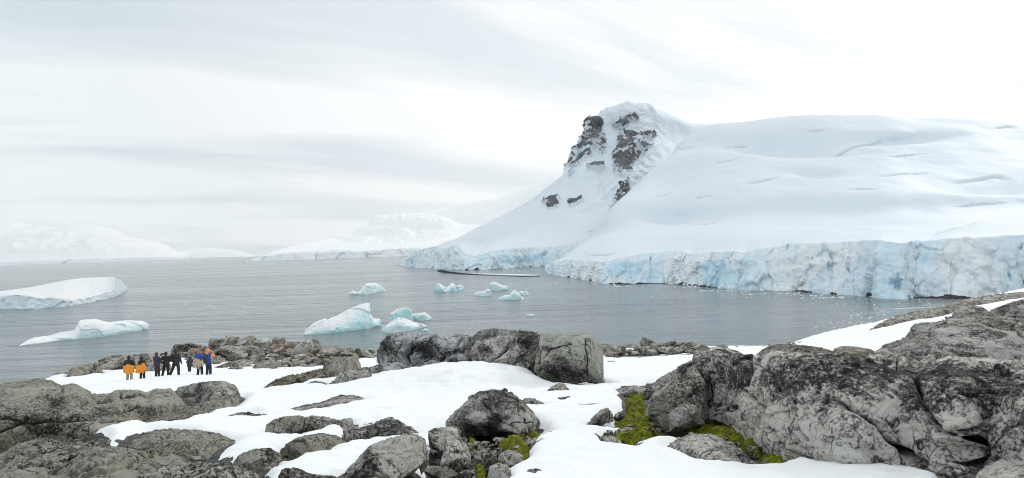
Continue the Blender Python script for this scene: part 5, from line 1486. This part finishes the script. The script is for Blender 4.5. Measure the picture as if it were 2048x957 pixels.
            bm = bmesh.new(); bmesh.ops.create_cone(bm, cap_ends=True, segments=14, radius1=.035, radius2=.02, depth=.01, matrix=Matrix.Translation(tip + Vector((0, 0, .07)))); me = bpy.data.meshes.new('basket'); bm.to_mesh(me); bm.free(); link('basket', me, CLOTH['boot_rubber'], pole)
    return root


person(259, 767, 713, 'person in black top and hat with khaki trousers, orange jacket tied round the waist', 'black_cloth', 'khaki_cloth', arms=('down', 'front'), rz=.15, stance=((-.13, 0), (.12, .03)), extras=[('tied', 'orange_cloth')])
person(284, 763, 713, 'person in black trousers with an orange jacket and bag at the waist, holding a pole', 'black_cloth', 'black_cloth', arms=('front', 'pole'), rz=-.1, stance=((-.10, 0), (.13, .05)), extras=[('tied', 'orange_cloth'), ('bag', 'orange_cloth'), ('pole', 'thin trekking pole held by the person with the orange bag')])
person(314, 758, 705, 'person in a plum jacket with uncovered brown hair, arms folded in front', 'plum_cloth', 'charcoal_cloth', head='hair', headmat='brown_hair', arms='front', rz=-.35, stance=((-.10, 0), (.10, .06)))
person(333, 757, 705, 'person in black with a black hat and feet apart, next to the plum jacket', 'black_cloth', 'black_cloth', arms=('hip', 'front'), rz=.1, stance=((-.28, -.02), (.10, .05)))
person(353, 756, 699, 'tallest person in black, in a dark blue hat, one leg thrown wide to the left', 'charcoal_cloth', 'charcoal_cloth', headmat='navy_cloth', arms=('hip', 'down'), rz=-.05, stance=((-.42, -.05), (.12, .05)))
person(379, 749, 713, 'stooping person in a dark hooded coat, seen from behind between two standing groups', 'charcoal_cloth', 'charcoal_cloth', head='hood', headmat='charcoal_cloth', arms='front', rz=.2, stance=((-.06, 0), (.06, .03)), lean=.75)
person(399, 754, 699, 'person in a bright blue jacket with a tan jacket tied round the waist, fair hair', 'blue_cloth', 'black_cloth', head='hair', headmat='fair_hair', arms=('front', 'camera'), rz=-.3, stance=((-.13, 0), (.15, .06)), extras=[('tied', 'tan_cloth')])
person(417, 753, 697, 'person with a dark backpack and orange sleeves over a blue jacket, rightmost of the walkers', 'blue_cloth', 'navy_cloth', head='hood', headmat='peach_cloth', arms='camera', rz=-.35, stance=((-.12, 0), (.12, .04)), sleeves='peach_cloth', extras=[('pack', 'pack_cloth')])


# ------------------------------------------------------------------ penguins
def penguin(px, py, hpx, label, d=None):
    d = float(ground_d(np.array(float(px)), np.array(float(py)))) if d is None else d
    w = P(px, py, d); z = float(ground_z(np.array([w[0]]), np.array([w[1]]))[0])
    z = max(z, w[2] - .3)
    s = hpx / F * d / .72
    root = empty('penguin', (w[0], w[1], z), rnd.uniform(0, 6)); root.scale = (s,) * 3
    tag(root, label, 'penguin')
    bm = bmesh.new()
    capsule(bm, (0, 0, .14), (0, .01, .40), .12, .10); capsule(bm, (0, .01, .40), (0, .02, .60), .08, .055); ball(bm, (0, .03, .64), .062, (.9, 1.15, 1))
    capsule(bm, (0, .08, .645), (0, .15, .635), .018, .007); capsule(bm, (0, -.08, .1), (0, -.16, .03), .04, .015)
    for sgn in (-1, 1):
        capsule(bm, (sgn * .10, 0, .42), (sgn * .15, .0, .18), .03, .015); capsule(bm, (sgn * .05, .02, .06), (sgn * .055, .10, .015), .035, .022)
    fused('penguin_body', bm, CLOTH['black_cloth'], root, .014)
    bm = bmesh.new(); ball(bm, (0, .065, .28), .095, (.85, .75, 1.9)); fused('belly', bm, plain('white_plumage', (.75, .75, .73)), root, .014)


penguin(527, 693, 11, 'lone black and white penguin standing upright on the rubble of the shore knoll')
penguin(1211, 694, 7, 'small penguin at the shore just right of the great central outcrop')
penguin(1240, 695, 6, 'small penguin on the pink stained stones')

# ------------------------------------------------------------------ light, sky, air
SUN_AZ, SUN_EL = R(42), R(27)                    # to the right of the view, over the glacier
sun_dir = Vector((math.sin(SUN_AZ) * math.cos(SUN_EL), math.cos(SUN_AZ) * math.cos(SUN_EL), math.sin(SUN_EL)))
sl = bpy.data.lights.new('sun', 'SUN'); sl.energy = .85; sl.angle = R(10); sl.color = (1, .965, .92)
so = bpy.data.objects.new('sun', sl); COL.objects.link(so)
so.rotation_euler = (-sun_dir).to_track_quat('-Z', 'Y').to_euler()

wd = bpy.data.worlds.new('World'); sc.world = wd; wd.use_nodes = True
t = wd.node_tree; t.nodes.clear()
def wn(typ, **kw):
    x = t.nodes.new(typ)
    for k, v in kw.items(): setattr(x, k, v)
    return x
wo = wn('ShaderNodeOutputWorld'); bg = wn('ShaderNodeBackground'); bg.inputs['Strength'].default_value = .1
sky = wn('ShaderNodeTexSky', sky_type='NISHITA', sun_disc=False, sun_elevation=SUN_EL, sun_rotation=SUN_AZ)
tc = wn('ShaderNodeTexCoord')
# overcast deck: brighter towards the veiled sun, raised behind the camera as added fill, long streaks drawn out on a flat cloud layer
sep = wn('ShaderNodeSeparateXYZ'); t.links.new(tc.outputs['Generated'], sep.inputs[0])
def wm(op, a, b=0.0, c=0.0):
    x = wn('ShaderNodeMath', operation=op)
    for i, q in enumerate((a, b, c)):
        if hasattr(q, 'is_output'): t.links.new(q, x.inputs[i])
        else: x.inputs[i].default_value = q
    return x.outputs[0]
den = wm('ADD', wm('MAXIMUM', sep.outputs['Z'], 0.0), .16)
cmb = wn('ShaderNodeCombineXYZ'); t.links.new(wm('DIVIDE', sep.outputs['X'], den), cmb.inputs[0]); t.links.new(wm('DIVIDE', sep.outputs['Y'], den), cmb.inputs[1])
m0 = wn('ShaderNodeMapping'); m0.inputs['Rotation'].default_value = (0, 0, -.55)
t.links.new(cmb.outputs[0], m0.inputs['Vector'])
mp = wn('ShaderNodeMapping'); mp.inputs['Scale'].default_value = (.34, 1.15, 1); mp.inputs['Location'].default_value = (2.3, 1.1, 0)
t.links.new(m0.outputs[0], mp.inputs['Vector'])
nz = wn('ShaderNodeTexNoise'); nz.inputs['Scale'].default_value = 1.1; nz.inputs['Detail'].default_value = 7; nz.inputs['Roughness'].default_value = .52; nz.inputs['Distortion'].default_value = .35
t.links.new(mp.outputs[0], nz.inputs['Vector'])
dot = wn('ShaderNodeVectorMath', operation='DOT_PRODUCT'); t.links.new(tc.outputs['Generated'], dot.inputs[0]); dot.inputs[1].default_value = sun_dir
rp = wn('ShaderNodeValToRGB'); t.links.new(dot.outputs['Value'], rp.inputs['Fac'])
e = rp.color_ramp.elements
e[0].position = 0.0; e[0].color = (.98, 1.05, 1.09, 1); e[1].position = 1.0; e[1].color = (1.0, 1.0, .99, 1)
for pos, c in ((.14, (.78, .835, .86)), (.40, (.735, .78, .795)), (.60, (.83, .855, .86)), (.76, (.90, .915, .915)), (.88, (.985, .99, .99))):
    k = e.new(pos); k.color = (*c, 1)
cr = wn('ShaderNodeValToRGB'); t.links.new(nz.outputs['Fac'], cr.inputs['Fac'])
e = cr.color_ramp.elements; e[0].position = .40; e[0].color = (.75, .795, .82, 1); e[1].position = .55; e[1].color = (1.02, 1.01, 1.005, 1)
mu = wn('ShaderNodeMix', data_type='RGBA', blend_type='MULTIPLY'); mu.inputs[0].default_value = 1.0
t.links.new(rp.outputs[0], mu.inputs[6]); t.links.new(cr.outputs[0], mu.inputs[7])
sc10 = wn('ShaderNodeMix', data_type='RGBA', blend_type='MULTIPLY'); sc10.inputs[0].default_value = 1.0; sc10.inputs[7].default_value = (10, 10, 10, 1)
t.links.new(mu.outputs[2], sc10.inputs[6])
mx = wn('ShaderNodeMix', data_type='RGBA'); mx.inputs[0].default_value = .95
t.links.new(sky.outputs[0], mx.inputs[6]); t.links.new(sc10.outputs[2], mx.inputs[7])
t.links.new(mx.outputs[2], bg.inputs['Color']); t.links.new(bg.outputs[0], wo.inputs['Surface'])

hm = bpy.data.materials.new('haze'); hm.use_nodes = True; ht = hm.node_tree; ht.nodes.clear()
ho = ht.nodes.new('ShaderNodeOutputMaterial'); hv = ht.nodes.new('ShaderNodeVolumePrincipled')
hv.inputs['Color'].default_value = (.96, .975, .985, 1); hv.inputs['Density'].default_value = 4.5e-5; hv.inputs['Anisotropy'].default_value = .0
ht.links.new(hv.outputs[0], ho.inputs['Volume'])
lo = (-12000, -4000, -31.0); hi = (12000, 13500, 900.0)
bm = bmesh.new(); bmesh.ops.create_cube(bm, size=1.0, matrix=Matrix.Translation([(a + b) / 2 for a, b in zip(lo, hi)]) @ Matrix.Diagonal([b - a for a, b in zip(lo, hi)] + [1]))
me = bpy.data.meshes.new('haze'); bm.to_mesh(me); bm.free()
tag(link('haze', me, hm), 'thin pale sea haze that fades the far mountains', None, None, 'stuff')

sc.view_settings.view_transform = 'Standard'; sc.view_settings.look = 'None'
sc.view_settings.exposure = 0.31; sc.view_settings.gamma = 1.0; sc.view_settings.use_curve_mapping = False
sc.render.engine = 'CYCLES'
sc.cycles.max_bounces = 6; sc.cycles.diffuse_bounces = 3; sc.cycles.glossy_bounces = 3; sc.cycles.volume_bounces = 1
sc.cycles.use_denoising = True; sc.cycles.denoiser = 'OPENIMAGEDENOISE'; sc.cycles.denoising_prefilter = 'ACCURATE'
sc.cycles.filter_width = 1.0
sc.cycles.sample_clamp_direct = 6; sc.cycles.sample_clamp_indirect = 4
sc.cycles.use_adaptive_sampling = True; sc.cycles.adaptive_threshold = .015
